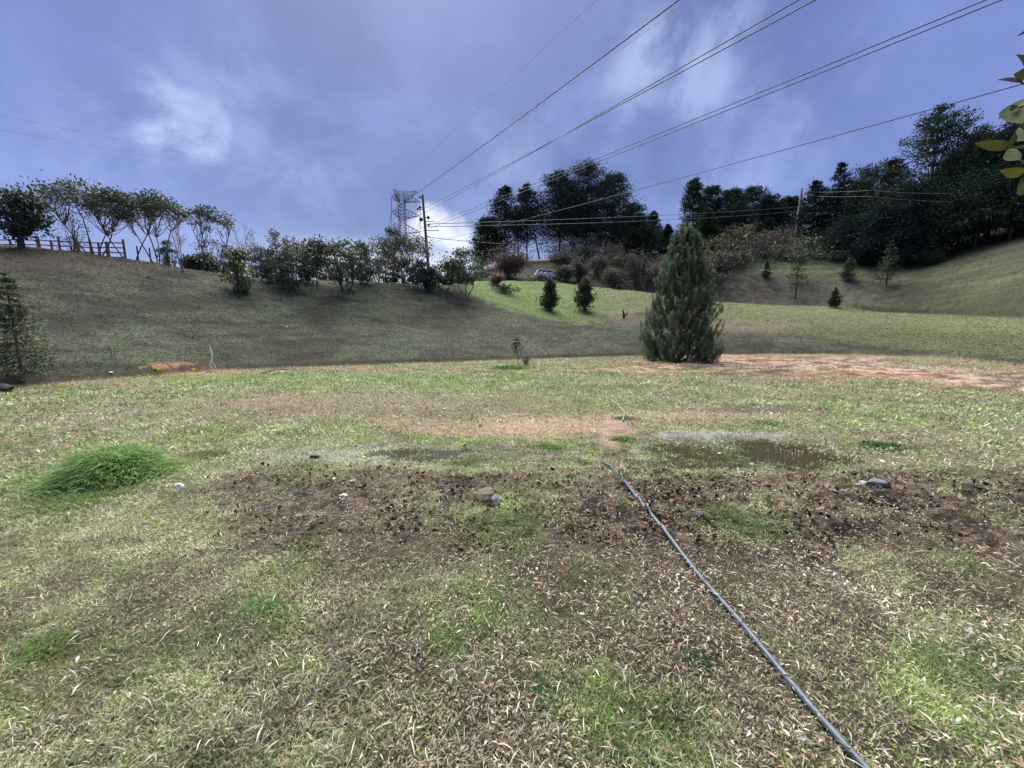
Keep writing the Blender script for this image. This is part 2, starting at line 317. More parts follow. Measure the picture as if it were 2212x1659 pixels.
# ground colours and the amount of grass, as a map over the ground
SOIL = np.array([.125, .094, .071]); DSOIL = np.array([.055, .041, .032]); RED = np.array([.22, .115, .070]); PINK = np.array([.30, .215, .165]); TAN = np.array([.33, .235, .16]); GREY = np.array([.22, .215, .21])
TURF = np.array([.15, .15, .07]); HILL = np.array([.046, .054, .034]); LAWN = np.array([.105, .165, .048])
def gmap(x, y, z):
    px, py = proj(x, y, z); D = np.hypot(x, y)
    n1 = fbm(x, y, 2.3, 31); n2 = fbm(x, y, .5, 32); n3 = fbm(x, y, .12, 33, 3); n4 = fbm(x*.6, y*1.6, 3.5, 34)
    a = np.arctan2(x, y); ti = np.clip(((a+math.pi)/(2*math.pi)*(NT-1)).astype(int), 0, NT-1)
    d4, d6, d7, d8 = TD[4][ti], TD[6][ti], TD[7][ti], TD[8][ti]
    hill = sst(D, d4-.1, d4+.45)
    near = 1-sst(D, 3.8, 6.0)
    mix = lambda c, col, w_: c*(1-w_[..., None])+np.asarray(col)*w_[..., None]
    wob = (n1-.5)*1.2+(n2-.5)*.9
    col = np.broadcast_to(TURF, x.shape+(3,)).copy(); g = np.ones(x.shape)*.95
    # bare patches anywhere in the field
    br = sst(n4*.45+n2*.55, .46, .57)*(1-hill); col = mix(col, SOIL*1.3, br*.7); g = g*(1-.55*br)
    def z_(cx, cy, rx, ry, c, k=1., gk=.8, e=.45):
        nonlocal col, g
        r = np.sqrt(((px-cx)/rx)**2+((py-cy)/ry)**2)+wob*.8
        w_ = (1-sst(r, 1-e, 1+e))*k; col = mix(col, c, w_); g = g*(1-gk*w_)
    z_(760, 868, 330, 16, SOIL*1.5, .8, .6); z_(900, 885, 420, 10, SOIL*1.1, .7, .55); z_(1060, 915, 300, 12, PINK*.8, .6, .5); z_(1180, 922, 160, 24, TAN*.92, .85, .7); z_(1000, 930, 120, 12, TAN*.8, .7, .6)
    z_(1520, 895, 240, 17, PINK*.85, .85, .65); z_(1640, 885, 150, 10, DSOIL*1.5, .8, .6); z_(1330, 950, 35, 55, PINK*.9, 1., .95, .3)
    z_(900, 982, 300, 19, GREY*1.0, .95, .8); z_(1325, 965, 34, 50, PINK*.85, 1., .97, .25); z_(1580, 944, 150, 12, GREY*1.1, 1., .85); z_(1480, 940, 60, 9, GREY, .9, .8); z_(1540, 985, 260, 36, np.array([.065, .055, .035]), 1., .15); z_(2150, 1034, 120, 16, DSOIL*1.3, .9, .6)
    z_(1100, 985, 160, 22, DSOIL*1.8, .7, .5); z_(420, 905, 300, 10, SOIL*1.3, .5, .4); z_(60, 960, 60, 20, SOIL, .5, .4)
    # red earth strip along the foot of the slope
    ln = np.interp(px, [-50, 300, 450, 700, 1200, 1400, 1600, 1850, 2212, 2400], [850, 826, 812, 795, 797, 791, 789, 793, 828, 850])
    hw = np.interp(px, [-50, 150, 300, 450, 600, 1100, 1250, 1400, 1600, 1850, 2212], [5, 7, 12, 10, 3.5, 4, 6, 16, 22, 27, 30])
    r = np.abs(py-ln)/hw+wob*1.5+.12; rs = (1-sst(r, .6, 1.4))*np.maximum(.6+.4*sst(n2, .4, .55), sst(px, 1350, 1600)*.97)
    kk = sst(px+wob*160, 1180, 1500)[..., None]; rc = RED*.8*(1-kk)+PINK*.8*kk; rc = rc*(1+sst(n4, .45, .62)[..., None]*np.array([.08, -.2, -.28])); rc = rc*(.45+1.1*sst(.5*n2+.5*fbm(x, y*2, .9, 35), .36, .62)[..., None])
    field_ok = (D < d4+.6)
    col = mix(col, rc, rs*field_ok); g = g*(1-.93*rs*field_ok)
    z_(330, 797, 110, 9, RED*1.1, .9, .9); z_(680, 790, 240, 5, SOIL*1.2, .8, .7); z_(1300, 772, 140, 8, DSOIL*1.6, .8, .6)
    # bright grass along the far side of the field
    w_ = ell(px, py, 720, 822, 480, 16)*(1-hill); col = mix(col, np.array([.10, .16, .035]), w_*.8)
    # foreground
    brn = sst(n1*.35+n2*.65, .46, .60)*near
    side = np.interp(px, [0, 400, 900, 1400, 2212], [.25, .5, .85, 1., 1.])
    col = mix(col, SOIL*.85, brn*side); g = g*(1-.55*brn*side)
    bw = zone_brown(px, py, x, y); col = mix(col, SOIL*.72, bw*.85); g = g*(1-.62*bw)
    bz = np.clip(zone_berm(px, py, D)*1.25, 0, 1); bz = np.clip(bz*(.45+sst(n2, .35, .6)), 0, 1)
    col = mix(col, np.where((n3 > .52)[..., None], SOIL*.95, DSOIL), bz); g = g*(1-.86*bz)
    for cx, cy, rx, ry in ((1090, 1110, 110, 70), (1600, 1135, 100, 50), (1000, 1010, 120, 18), (560, 1310, 80, 60), (2090, 1450, 170, 110), (1500, 1030, 80, 12), (200, 1120, 300, 90), (900, 1080, 60, 20)):
        r = np.sqrt(((px-cx)/rx)**2+((py-cy)/ry)**2)+wob*.6; w_ = 1-sst(r, .6, 1.3); col = mix(col, TURF, w_*.8); g = np.clip(g+w_*.9, 0, 1.3)
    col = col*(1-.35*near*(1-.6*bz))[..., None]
    # hills
    mo = .55*fbm(x+z*.3, z*4+y*.5, 1.1, 41)+.45*fbm(x, y, 3.5, 43); mo = sst(mo, .33, .67)*(1-.4*sst(px, 1700, 2000))+.2*sst(px, 1700, 2000); hc = np.broadcast_to(HILL, x.shape+(3,))*(.45+1.15*mo[..., None]) 
    hc = hc*np.where((n1 > .54)[..., None], np.array([.95, .86, .9]), 1.)
    col = col*(1-hill[..., None])+hc*hill[..., None]
    g = g*(1-hill)+hill*(.30+.75*mo)
    # lawn: the shoulder with the two bushes and the ridge running right
    lb = np.interp(px, [985, 1040, 1100, 1180, 1260, 1330, 1400, 1480, 1560, 1700, 1900, 2212], [628, 645, 668, 690, 698, 690, 672, 676, 690, 720, 745, 770])+wob*14
    lw = sst(lb-py, -7, 7)*hill*(D < d7+1.5)*sst(px, 985, 1035)
    lc = LAWN*(.85+.3*n2[..., None]); k = sst(px, 1100, 1400); lc = lc*(1-k[..., None])+np.array([.115, .128, .060])*k[..., None]*(.8+.4*n2[..., None])
    k2 = sst(px, 1500, 1620)*sst(py-np.interp(px, [1500, 2212], [668, 700]), 0, 40); lc = lc*(1-.35*k2[..., None])
    col = mix(col, lc, lw)
    w_ = ell(px, py, 1620, 705, 110, 14)*hill*(D < d7); col = mix(col, SOIL*1.4, w_*.6)
    w_ = ell(px, py, 1350, 690, 60, 12)*hill*(D < d7); col = mix(col, SOIL*1.0, w_*.7)
    back = sst(D, d7+1, d7+4)*hill
    kk = sst(px+wob*120, 1700, 1950)[..., None]; bc = (np.array([.066, .074, .043])*kk+np.array([.050, .046, .036])*(1-kk))*(.45+1.1*mo[..., None])
    kk = (sst(px+wob*80, 1530, 1620)*(1-sst(px+wob*80, 1850, 2050))*(1-sst(py+wob*14, 585, 612)))[..., None]; bc = bc*(1-kk)+np.array([.062, .080, .038])*(.5+1.0*mo[..., None])*kk
    col = mix(col, bc, back)
    op = ell(px, py, 385, 795, 95, 11)*(n2*1.6 > .7); col = mix(col, np.array([.34, .17, .10])*1., op*.95); g = g*(1-.95*op)
    op = ell(px, py, 180, 822, 150, 8); col = mix(col, SOIL*1.2, op*.6); g = g*(1-.6*op)
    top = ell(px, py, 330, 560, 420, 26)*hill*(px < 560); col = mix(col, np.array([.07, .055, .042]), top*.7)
    cut = sst(px, 1820, 1900)*np.exp(-((py-np.interp(px, [1800, 2212], [666, 683]))/5.)**2)*hill*(D < d8+8); col = mix(col, DSOIL*.9, cut); g = g*(1-cut*.8)
    st = np.exp(-((D-(d4+.25))/.22)**2); col = mix(col, DSOIL, st*.8*(1-rs)); g = g*(1-.6*st)
    return col, g, hill, near, px, py, D, d4, d7
# terrain mesh: a polar sheet, fine near the camera and to the horizon
azs = np.concatenate([np.linspace(-math.pi, -1.12, 70, endpoint=False), np.linspace(-1.12, 1.12, 900, endpoint=False), np.linspace(1.12, math.pi, 70)])
rs_ = np.concatenate([np.geomspace(.4, 1.1, 16, endpoint=False), np.geomspace(1.1, 8, 430, endpoint=False), np.geomspace(8, 110, 480, endpoint=False), np.geomspace(110, 1600, 50)])
A_, R_ = np.meshgrid(azs, rs_); X = R_*np.sin(A_); Y = R_*np.cos(A_)
Z = H(X.ravel(), Y.ravel()).reshape(X.shape)
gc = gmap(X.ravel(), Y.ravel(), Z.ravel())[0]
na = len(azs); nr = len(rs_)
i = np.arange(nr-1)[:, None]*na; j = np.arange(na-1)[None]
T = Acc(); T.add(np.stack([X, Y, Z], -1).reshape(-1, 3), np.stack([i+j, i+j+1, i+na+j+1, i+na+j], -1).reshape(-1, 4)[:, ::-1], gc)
zc = float(H(np.array([0.]), np.array([.4]))[0]); ring = np.arange(na-1)
T.add(np.vstack([np.stack([X[0], Y[0], Z[0]], -1), [[0, 0, zc]]]), np.stack([ring[::2], ring[::2]+1, np.minimum(ring[::2]+2, na-1), np.full(len(ring[::2]), na)], -1)[:, ::-1], gc[0])
def ground_mat():
    m = bpy.data.materials.new('earth'); m.use_nodes = True; nt = m.node_tree; nt.nodes.clear(); q = NB(nt)
    at_ = q.n('ShaderNodeAttribute', attribute_name='Col').outputs[0]; pos = q.n('ShaderNodeTexCoord').outputs['Object']
    a = q.noise(pos, 26, 5, .7); c_ = q.noise(pos, 5, 5, .65); d_ = q.noise(pos, 90, 3, .6)
    f = q.m('MULTIPLY', q.ss(a, .3, .7, .62, 1.4), q.ss(c_, .3, .7, .75, 1.25))
    cc = q.n('ShaderNodeCombineColor'); [q.put(cc.inputs[i], f) for i in range(3)]
    col = q.mix(1., at_, cc.outputs[0], 'MULTIPLY')
    p = q.n('ShaderNodeBsdfPrincipled'); q.put(p.inputs['Base Color'], col); p.inputs['Roughness'].default_value = .9; p.inputs['Specular IOR Level'].default_value = .2
    bm = q.n('ShaderNodeBump'); bm.inputs['Strength'].default_value = .8; bm.inputs['Distance'].default_value = .04
    q.put(bm.inputs['Height'], q.m('ADD', q.m('MULTIPLY', c_, .6), q.m('ADD', a, q.m('MULTIPLY', d_, .3)))); q.put(p.inputs['Normal'], bm.outputs[0])
    o = q.n('ShaderNodeOutputMaterial'); nt.links.new(p.outputs[0], o.inputs[0]); return m
tag(T.build('ground', ground_mat(), smooth=True), kind='structure')
# rain water lying in the low spots
def water_mat():
    m = bpy.data.materials.new('rain_water'); m.use_nodes = True; q = NB(m.node_tree); p = m.node_tree.nodes['Principled BSDF']
    pos = q.n('ShaderNodeTexCoord').outputs['Object']
    q.put(p.inputs['Base Color'], q.mix(q.noise(pos, 3), (.030, .024, .014, 1), (.055, .045, .030, 1))); p.inputs['Roughness'].default_value = .10; p.inputs['Specular IOR Level'].default_value = .2
    bm = q.n('ShaderNodeBump'); bm.inputs['Strength'].default_value = .12; q.put(bm.inputs['Height'], q.noise(pos, 18)); q.put(p.inputs['Normal'], bm.outputs[0]); return m
M_water = water_mat()
for (cx, cy, rx, ry) in ((1560, 985, 330, 42), (930, 982, 280, 20), (2160, 1032, 130, 17)):
    a = Acc(); n = 40; ang = np.arange(n)/n*2*np.pi
    ring = np.array([plane(cx+rx*math.cos(t), cy+ry*math.sin(t), ZF-.030) for t in ang]); c0 = plane(cx, cy, ZF-.030)
    a.add(np.vstack([ring, c0]), [[i, i+1, (i+2) % n, n] for i in range(0, n, 2)], (.1, .1, .1))
    tag(a.build('puddle_water', M_water), kind='structure')
# ------------------------------------------------------------------ grass
GREENS = np.array([[.27, .33, .12], [.20, .27, .10], [.33, .39, .17], [.43, .45, .23], [.19, .26, .14]])
STRAW = np.array([[.58, .56, .40], [.43, .39, .28], [.70, .69, .56], [.27, .22, .16], [.50, .53, .35]])
def grass(name, label, n, d0, d1, Lr, Wr, prob, blades=1, seed=1, hillonly=None, strawk=.35, green=None, tilt=(.3, 1.0), azr=1.16, only=None, dref=0):
    r = np.random.default_rng(seed)
    a = r.uniform(-azr, azr, n); D = np.exp(r.uniform(math.log(d0), math.log(d1), n)); x = D*np.sin(a); y = D*np.cos(a)
    z = H(x, y); col, g, hill, near, px, py, D, d4, d7 = gmap(x, y, z)
    keep = r.random(n) < g*prob
    if only is not None: keep = (only(px, py) > .3) & (r.random(n) < .75*fbm(x, y, .3, 77)*1.6)
    if hillonly is True: keep &= (hill > .6)
    if hillonly is False: keep &= (hill < .6)
    x, y, z, col, g, hill, px, py, D = [q[keep] for q in (x, y, z, col, g, hill, px, py, D)]; n = len(x)
    m = blades; N = n*m
    rep = lambda q: np.repeat(q, m, 0)
    sc = Lr[0]+(Lr[1]-Lr[0])*r.random(N)**1.5; wd = Wr[0]+(Wr[1]-Wr[0])*r.random(N)
    sc *= rep(.7+.6*fbm(x, y, .6, 61)); dk = rep(np.clip((D/dref)**.7, .45, 1.6)) if dref else 1.; sc = sc*dk; wd = wd*dk; 
    th = r.random(N)*2*np.pi; tl = tilt[0]+(tilt[1]-tilt[0])*r.random(N)
    dr = np.stack([np.cos(th)*np.sin(tl), np.sin(th)*np.sin(tl), np.cos(tl)], -1)
    P = np.stack([rep(x), rep(y), rep(z)-.003], -1)+np.stack([r.normal(size=N)*.3, r.normal(size=N)*.3, np.zeros(N)], -1)*sc[:, None]
    cb = col if green is None else None
    dn = rep(.5*fbm(x, y, .3, 71)+.5*fbm(x, y, 1.1, 72)); s_ = (r.random(N) < strawk*(.2+1.6*sst(dn, .40, .60))+.45*rep(zone_brown(px, py, x, y))*(d0 < 3))
    gi = GREENS[r.integers(0, len(GREENS), N)]; si = STRAW[r.integers(0, len(STRAW), N)]; bq = rep(zone_brown(px, py, x, y)*(D < 7))[:, None]; si = si*(1-bq*.38*r.random((N, 1)))
    # greener in lush spots, tied to the ground colour
    lush = rep(sst(.5*fbm(x, y, 1.2, 81)+.5*fbm(x, y, .3, 82), .46, .58))[:, None]
    c = np.where(s_[:, None], si, gi*(1-lush*.4)+np.array([.19, .33, .10])*lush*.4)
    if green is not None: c = c*np.asarray(green)
    base = rep(col); bk = rep(.22+.58*hill)[:, None]; c = c*(1-bk)+base*1.6*bk; c = c*(.50+1.0*rep(.6*fbm(x, y, .9, 55)+.4*fbm(x, y, .3, 57)+.9*(fbm(x, y, .14, 56, 3)-.5)))[:, None]*1.22
    bend = 1.0+.0*sc
    L_ = sc[:, None]; sd = nrm(np.cross(dr, r.normal(size=(N, 3)))); W_ = wd[:, None]
    sag = np.array([0, 0, -1.])*L_*.25*np.sin(tl)[:, None]
    v = np.stack([P-sd*W_*.5, P+sd*W_*.5, P+dr*L_*.55+sd*W_*.45, P+dr*L_*.55-sd*W_*.45, P+dr*L_+sag, ], 1)
    c5 = np.repeat(c*(1+rep(.35-.18*hill)[:, None]*(r.random((N, 1))*2-1)), 5, 0)
    k = np.arange(N)[:, None]*5
    f = np.concatenate([k+np.array([[0, 1, 2, 3]]), ], 0)
    acc = Acc(); acc.add(v.reshape(-1, 3), f, c5)
    # tip: second quad from mid edge to tip using a doubled tip corner
    tipm = (v[:, 2]+v[:, 4])/2
    v2 = np.stack([v[:, 3], v[:, 2], tipm, v[:, 4]], 1)
    acc.add(v2.reshape(-1, 3), np.arange(N*4).reshape(-1, 4), np.repeat(c5[::5], 4, 0))
    o = acc.build(name, M_grass); tag(o, label, 'grass', kind='stuff'); return o
grass('grass', 'short mown grass mixed with dry straw covering the foreground bank', 800000, 1.0, 6.5, (.016, .052), (.0032, .0070), 1.0, 1, 1, strawk=.36, tilt=(.25, 1.4))
grass('grass', 'patchy short grass over the flat muddy field', 340000, 5.0, 34, (.05, .11), (.013, .028), .9, 1, 2, hillonly=False, dref=11, strawk=.3, tilt=(.3, 1.35), green=(.95, .98, 1.05))
grass('grass', 'sparse grass standing in the rain puddles', 60000, 4.5, 9, (.03, .07), (.006, .014), 1., 2, 4, hillonly=False, strawk=.2, tilt=(.2, 1.4), only=zone_pud)
grass('grass', 'rough dull grass on the slopes around the field', 700000, 14, 100, (.06, .16), (.02, .048), .95, 1, 3, hillonly=True, dref=38, strawk=.22, tilt=(.85, 1.5), green=(.38, .40, .42))
# ------------------------------------------------------------------ plant builders
def path(a, b_, bend, n=6, r=None):
    t = np.linspace(0, 1, n)[:, None]; a = np.asarray(a, float); b_ = np.asarray(b_, float)
    mid = (a+b_)/2+np.asarray(bend, float)
    return (1-t)**2*a+2*t*(1-t)*mid+t*t*b_
BARK_D = np.array([.075, .06, .05]); BARK_P = np.array([.30, .27, .23]); BARK_G = np.array([.16, .14, .12])
def finish(name, loc, label, cat, group, tr, cr, mt, bark=M_bark, crown='crown', trunk='trunk'):
    o = thing(name, loc, label, cat, group)
    if tr is not None and tr.n: tr.build(trunk, bark, o)
    if cr is not None and cr.n: cr.build(crown, mt, o)
    return o
def broad(name, p, h, wd, label, cat='tree', group=None, t0=.35, stems=1, clumps=26, lpc=60, leaf=.28, col=(.05, .07, .03), col2=None, bark=BARK_D, umb=0., dens=1., seed=0, lean=0, depth=.7, mt=None, rad=None, spread=.25, cr_rad=.16, droop=.1, flat=.6):
    """round or umbrella crown on one or several limbs; umb=1 keeps the leaves in a shallow dome on bare limbs"""
    r = np.random.default_rng(seed+1000); tr = Acc(); cr = Acc(); rad = rad or h*.018+.02
    col = np.asarray(col, float); col2 = np.asarray(col2 if col2 is not None else col*1.6, float)
    th = r.random(clumps)*2*np.pi; rr = np.sqrt(r.random(clumps)); zc = r.random(clumps)
    X_ = np.cos(th)*rr*wd/2*.86; Y_ = np.sin(th)*rr*wd/2*depth*.86
    if umb: Zt = h*(.93-.20*rr**2-.35*(1-umb)*zc*(1-.3*rr))-h*.10*umb*zc
    else:
        cz = (1+t0)/2*h; hz = (1-t0)/2*h; u = 2*zc-1; k = np.sqrt(np.clip(1-u*u, .05, 1)); X_ *= k/.86; Y_ *= k/.86; Zt = cz+u*hz*.9
    X_ += lean*h*(Zt/h)
    forks = []; leads = []
    for s_ in range(stems):
        a = s_/max(stems, 1)*2*np.pi+r.random(); b0 = np.array([math.cos(a), math.sin(a)*.6, 0])*(.05*h if stems > 1 else 0)
        tf = (t0*r.uniform(.6, 1.)+.03) if umb or stems > 1 else max(t0, .12)
        f_ = np.array([b0[0]*2+lean*h*tf+math.cos(a)*wd*.10*(stems > 1), b0[1]*3+math.sin(a)*wd*.1*(stems > 1), h*tf]); b0[2] = -.15
        tr.tube(path(b0, f_, r.normal(size=3)*h*.02), np.linspace(rad, rad*.6, 6)*(1 if stems == 1 else .7), bark, 7)
        tpp = np.array([f_[0]*1.5+math.cos(a)*wd*.12+r.normal()*wd*.04+lean*h*.3, f_[1]*1.5+math.sin(a)*wd*.1, h*r.uniform(.78, .9)]) if (umb or stems == 1) else f_+[0, 0, .12*h]
        lp = path(f_, tpp, r.normal(size=3)*h*.03, 8); tr.tube(lp, np.linspace(rad*.6, rad*.15, 8)*(1 if stems == 1 else .75), bark, 6); leads.append(lp); forks.append(tpp*[1, 1, .8])
    forks = np.array(forks)
    for k in range(clumps):
        c = np.array([X_[k], Y_[k], Zt[k]]); lp = leads[np.argmin(np.linalg.norm((forks-c)[:, :2], axis=1))]; f_ = lp[r.integers(0, 7)]
        if f_[2] > c[2]-.03*h: f_ = lp[0]
        if c[2] > f_[2]-.1*h or not umb:
            bp = path(f_, c, np.array([(f_[0]-c[0])*-.18, 0, (c[2]-f_[2])*-.2 if umb else .05*h])+r.normal(size=3)*h*.02, 6)
            tr.tube(bp, np.linspace(rad*.42, rad*.07, 6), bark, 4)
            if umb:
                for q in range(2):
                    e = c+r.normal(size=3)*np.array([.12, .12, .05])*wd; tr.tube(path(bp[3], e, [0, 0, -.02*h], 4), np.linspace(rad*.2, rad*.05, 4), bark, 3)
        rc = wd*cr_rad*r.uniform(.6, 1.3); n = int(lpc*r.uniform(.6, 1.3)*dens)
        P = c+r.normal(size=(n, 3))*rc*np.array([.6, .6, .6*flat]); D = nrm(P-c)*.7+r.normal(size=(n, 3))*.6+np.array([0, 0, -droop])
        m = r.random((n, 1))**1.5*(.4+.6*r.random()); cc = col*(1-m)+col2*m
        cr.leaves(P, D, leaf*r.uniform(.6, 1.3, n), leaf*r.uniform(.35, .6, n), cc, r=r)
    return finish(name, p, label, cat, group, tr, cr, mt or M_leaf)
def conifer(name, p, h, wd, label, cat='conifer', group=None, t0=.1, n=150, lpb=40, leaf=.35, col=(.02, .032, .02), col2=None, seed=0, up=.1, prof=1., bark=BARK_D, layer=0, ragged=.35, lean=0, mt=None, rad=None, dead=0, thick=.10, trunks=1):
    r = np.random.default_rng(seed+2000); tr = Acc(); cr = Acc(); rad = rad or h*.012+.02
    col = np.asarray(col, float); col2 = np.asarray(col2 if col2 is not None else col*1.9, float)
    top = np.array([lean*h, 0, h])
    tp = path((0, 0, -.2), top, r.normal(size=3)*h*.01, 9); tr.tube(tp, np.linspace(rad, rad*.12, 9), bark, 7)
    for q in range(trunks-1):
        o_ = np.array([r.normal()*wd*.16, r.normal()*wd*.1, -.2]); tr.tube(path(o_, (o_[0]*1.6, o_[1], h*r.uniform(.7, .9)), (0, 0, 0), 6), np.linspace(rad*.8, rad*.1, 6), bark, 6)
    t = t0+(1-t0)*np.sort(r.random(n))**.9
    if layer: t = t0+(1-t0)*np.round((t-t0)/(1-t0)*layer)/layer+r.normal(size=n)*.004
    t = np.clip(t, 0, 1)
    for k in range(n):
        tt = (t[k]-t0)/(1-t0); Rr = wd/2*(min(1, (1-tt)*1.02+.015)**prof)*min(1, .45+tt*4)*(1-ragged*r.random()*(1 if r.random() < .6 else 0))
        a = r.random()*2*np.pi; b0 = np.array([lean*h*t[k], 0, h*t[k]]); el = up+r.normal()*.12
        e = b0+np.array([math.cos(a)*math.cos(el), math.sin(a)*math.cos(el), math.sin(el)])*Rr
        if k % 2 == 0 or Rr > 1: tr.tube(path(b0, e, [0, 0, -.08*Rr], 4), np.linspace(rad*.22, rad*.05, 4), bark, 3)
        if r.random() < dead: continue
        m = max(4, int(lpb*(Rr/(wd/2)*.8+.25))); s = r.random(m)**.6
        P = b0+(e-b0)*s[:, None]; P[:, 2] -= .06*Rr*np.sin(s*3.1)
        sp = Rr*thick*(1.3-s[:, None]*.5)+leaf*.15; P = P+r.normal(size=(m, 3))*sp*np.array([1.6, 1.6, .8])
        D = nrm(e-b0)*.7+r.normal(size=(m, 3))*.5+np.array([0, 0, up*.6])
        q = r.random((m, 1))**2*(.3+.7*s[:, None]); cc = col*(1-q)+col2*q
        cr.leaves(P, D, leaf*r.uniform(.6, 1.3, m), leaf*r.uniform(.3, .55, m), cc, r=r, jit=.3 if mt is not None else .18)
    P = top+r.normal(size=(12, 3))*leaf*.1-np.array([0, 0, 1])*r.random((12, 1))*h*.03; cr.leaves(P, r.normal(size=(12, 3))*.3+[0, 0, 1], leaf, leaf*.35, col, r=r)
    return finish(name, p, label, cat, group, tr, cr, mt or M_dark)
def bare(name, p, h, wd, label, cat='shrub', group=None, stems=4, br=7, tw=5, col=BARK_G, seed=0, rad=.02, leafy=0, lcol=(.12, .08, .07), leaf=.12, t0=.25, lean=0):
    """leafless branches: stems, boughs on them and twigs on the boughs, a few dry leaves"""
    r = np.random.default_rng(seed+3000); tr = Acc(); cr = Acc()
    for s_ in range(stems):
        a = r.random()*2*np.pi; q = np.sqrt(r.random())*.75
        e = np.array([math.cos(a)*wd/2*q+lean*h, math.sin(a)*wd/2*q, h*r.uniform(.75, 1.)*(1-.25*q*q)]); b0 = np.array([math.cos(a)*.06*wd*(stems > 1), math.sin(a)*.06*wd*(stems > 1), -.1])
        sp_ = path(b0, e, [-.1*e[0], -.1*e[1], .1*h], 9); tr.tube(sp_, np.linspace(rad, rad*.22, 9), col, 5)
        for k in range(br):
            u = r.uniform(t0, .95); i_ = u*8; b1 = sp_[int(i_)]+(sp_[min(int(i_)+1, 8)]-sp_[int(i_)])*(i_ % 1)
            a2 = r.random()*2*np.pi; L_ = wd*.42*(1.15-u)*r.uniform(.6, 1.2); e1 = b1+np.array([math.cos(a2)*.75, math.sin(a2)*.75, r.uniform(.4, 1.1)])*L_
            bp = path(b1, e1, [0, 0, -.1*L_], 6); tr.tube(bp, np.linspace(rad*.42, rad*.12, 6), col, 3)
            for t_ in range(tw):
                i2 = r.integers(1, 5); b2 = bp[i2]; e2 = b2+nrm(e1-b1)*L_*.3+r.normal(size=3)*L_*.22+np.array([0, 0, L_*.12]); tr.tube(np.array([b2, (b2+e2)/2+r.normal(size=3)*L_*.03, e2]), [rad*.2, rad*.14, rad*.07], col, 3)
                if leafy and r.random() < leafy:
                    m = r.integers(2, 6); cr.leaves(e2+r.normal(size=(m, 3))*leaf*.5, r.normal(size=(m, 3))+[0, 0, -.3], leaf*r.uniform(.7, 1.3, m), leaf*.5, np.asarray(lcol), r=r)
    return finish(name, p, label, cat, group, tr, cr, M_leaf, crown='leaves', trunk='branches')
def P_(px, depth): return spot(px, depth)
def pw(n_px, depth): return n_px/F*depth

# --- the big young pine in the middle of the field edge
def hero_pine():
    r = np.random.default_rng(5); px, base, top = 1466, 786, 503
    p = hit(px, base-3); h = toph(px, top, p); sc = p[1]/F
    tr = Acc(); cr = Acc(); tr.tube(path((0, 0, -.2), (.05, 0, h), (.05, 0, 0), 12), np.linspace(.11, .012, 12), BARK_D, 8)
    prof_t = [0, .03, .10, .25, .40, .55, .66, .75, .85, .93, 1.]; prof_w = [56, 76, 79, 76, 69, 62, 54, 47, 37, 24, 5]
    shoots = []
    for k in range(900):
        t = r.random()**1.12; Rm = np.interp(t, prof_t, prof_w)*sc*1.0; a = r.random()*2*np.pi; Rm *= .80+.42*float(vn(np.array([a*2.2]), np.array([t*9]), 1., 5)[0])
        edge = 1.0+ (.24*r.random() if r.random() < .22 and t < .5 else -.16*r.random())
        Rr = Rm*edge*(r.random()**.28); b0 = np.array([0, 0, max(.05, h*t-Rr*.75)]); e = np.array([math.cos(a)*Rr, math.sin(a)*Rr, h*t])
        bp = path(b0, e, np.array([math.cos(a), math.sin(a), -.5])*Rr*.22, 6)
        if k % 2 == 0: tr.tube(bp, np.linspace(.018, .006, 6), BARK_D*1.3, 3)
        shoots.append((e, nrm(bp[-1]-bp[-2]), t, Rr/max(Rm, .1)))
        if r.random() < .5: shoots.append((bp[4], nrm(bp[4]-bp[3]), t, .6))
    for (e, d, t, q) in shoots:
        d = nrm(d*.45+np.array([0, 0, 1.])*.9+r.normal(size=3)*.16); L_ = r.uniform(.38, .72)
        tr.tube(np.array([e-d*.1, e+d*L_*.8]), [.008, .004], (.16, .12, .07), 3)
        m = 100; s = r.random(m); rv = r.normal(size=(m, 3)); rv -= (rv@d)[:, None]*d; rv = nrm(rv)
        D = rv*.8+d*(.55+.6*s[:, None]); P = e+d*L_*(s[:, None]*1.0-.25)
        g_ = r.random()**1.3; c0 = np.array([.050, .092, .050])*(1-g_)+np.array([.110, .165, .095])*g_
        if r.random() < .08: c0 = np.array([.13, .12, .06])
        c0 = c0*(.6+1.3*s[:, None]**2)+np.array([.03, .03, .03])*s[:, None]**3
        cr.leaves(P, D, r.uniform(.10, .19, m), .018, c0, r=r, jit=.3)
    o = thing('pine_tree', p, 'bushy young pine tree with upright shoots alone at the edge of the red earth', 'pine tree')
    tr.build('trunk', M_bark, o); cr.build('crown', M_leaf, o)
hero_pine()

# --- left bank: trees along the crest
Gd = (.040, .058, .030); Gm = (.055, .085, .030); Gy = (.085, .105, .035); Gk = (.030, .042, .028)
def bt(px, base, top, wpx, label, dist=None, name='tree', **k):
    p = hit(px, base) if dist is None else P_(px, dist)
    if p is None or p[1] > 130: p = P_(px, 60)
    h = toph(px, top, p); return broad(name, p, h, pw(wpx, p[1]), label, **k)
def ct(px, top, wpx, label, depth=None, base=None, name='conifer_tree', **k):
    p = P_(px, depth) if depth else hit(px, base)
    h = toph(px, top, p); return conifer(name, p, h, pw(wpx, p[1]), label, **k)
def br_(px, top, wpx, label, depth=None, base=None, name='bare_shrub', **k):
    p = P_(px, depth) if depth else hit(px, base)
    return bare(name, p, toph(px, top, p), pw(wpx, p[1]), label, **k)
bt(48, 536, 408, 112, 'dense round dark tree in front of the wooden rail fence, leftmost on the bank', t0=.2, clumps=60, lpc=56, leaf=.24, seed=1, rad=.22, col=(.05, .068, .048), cr_rad=.13)
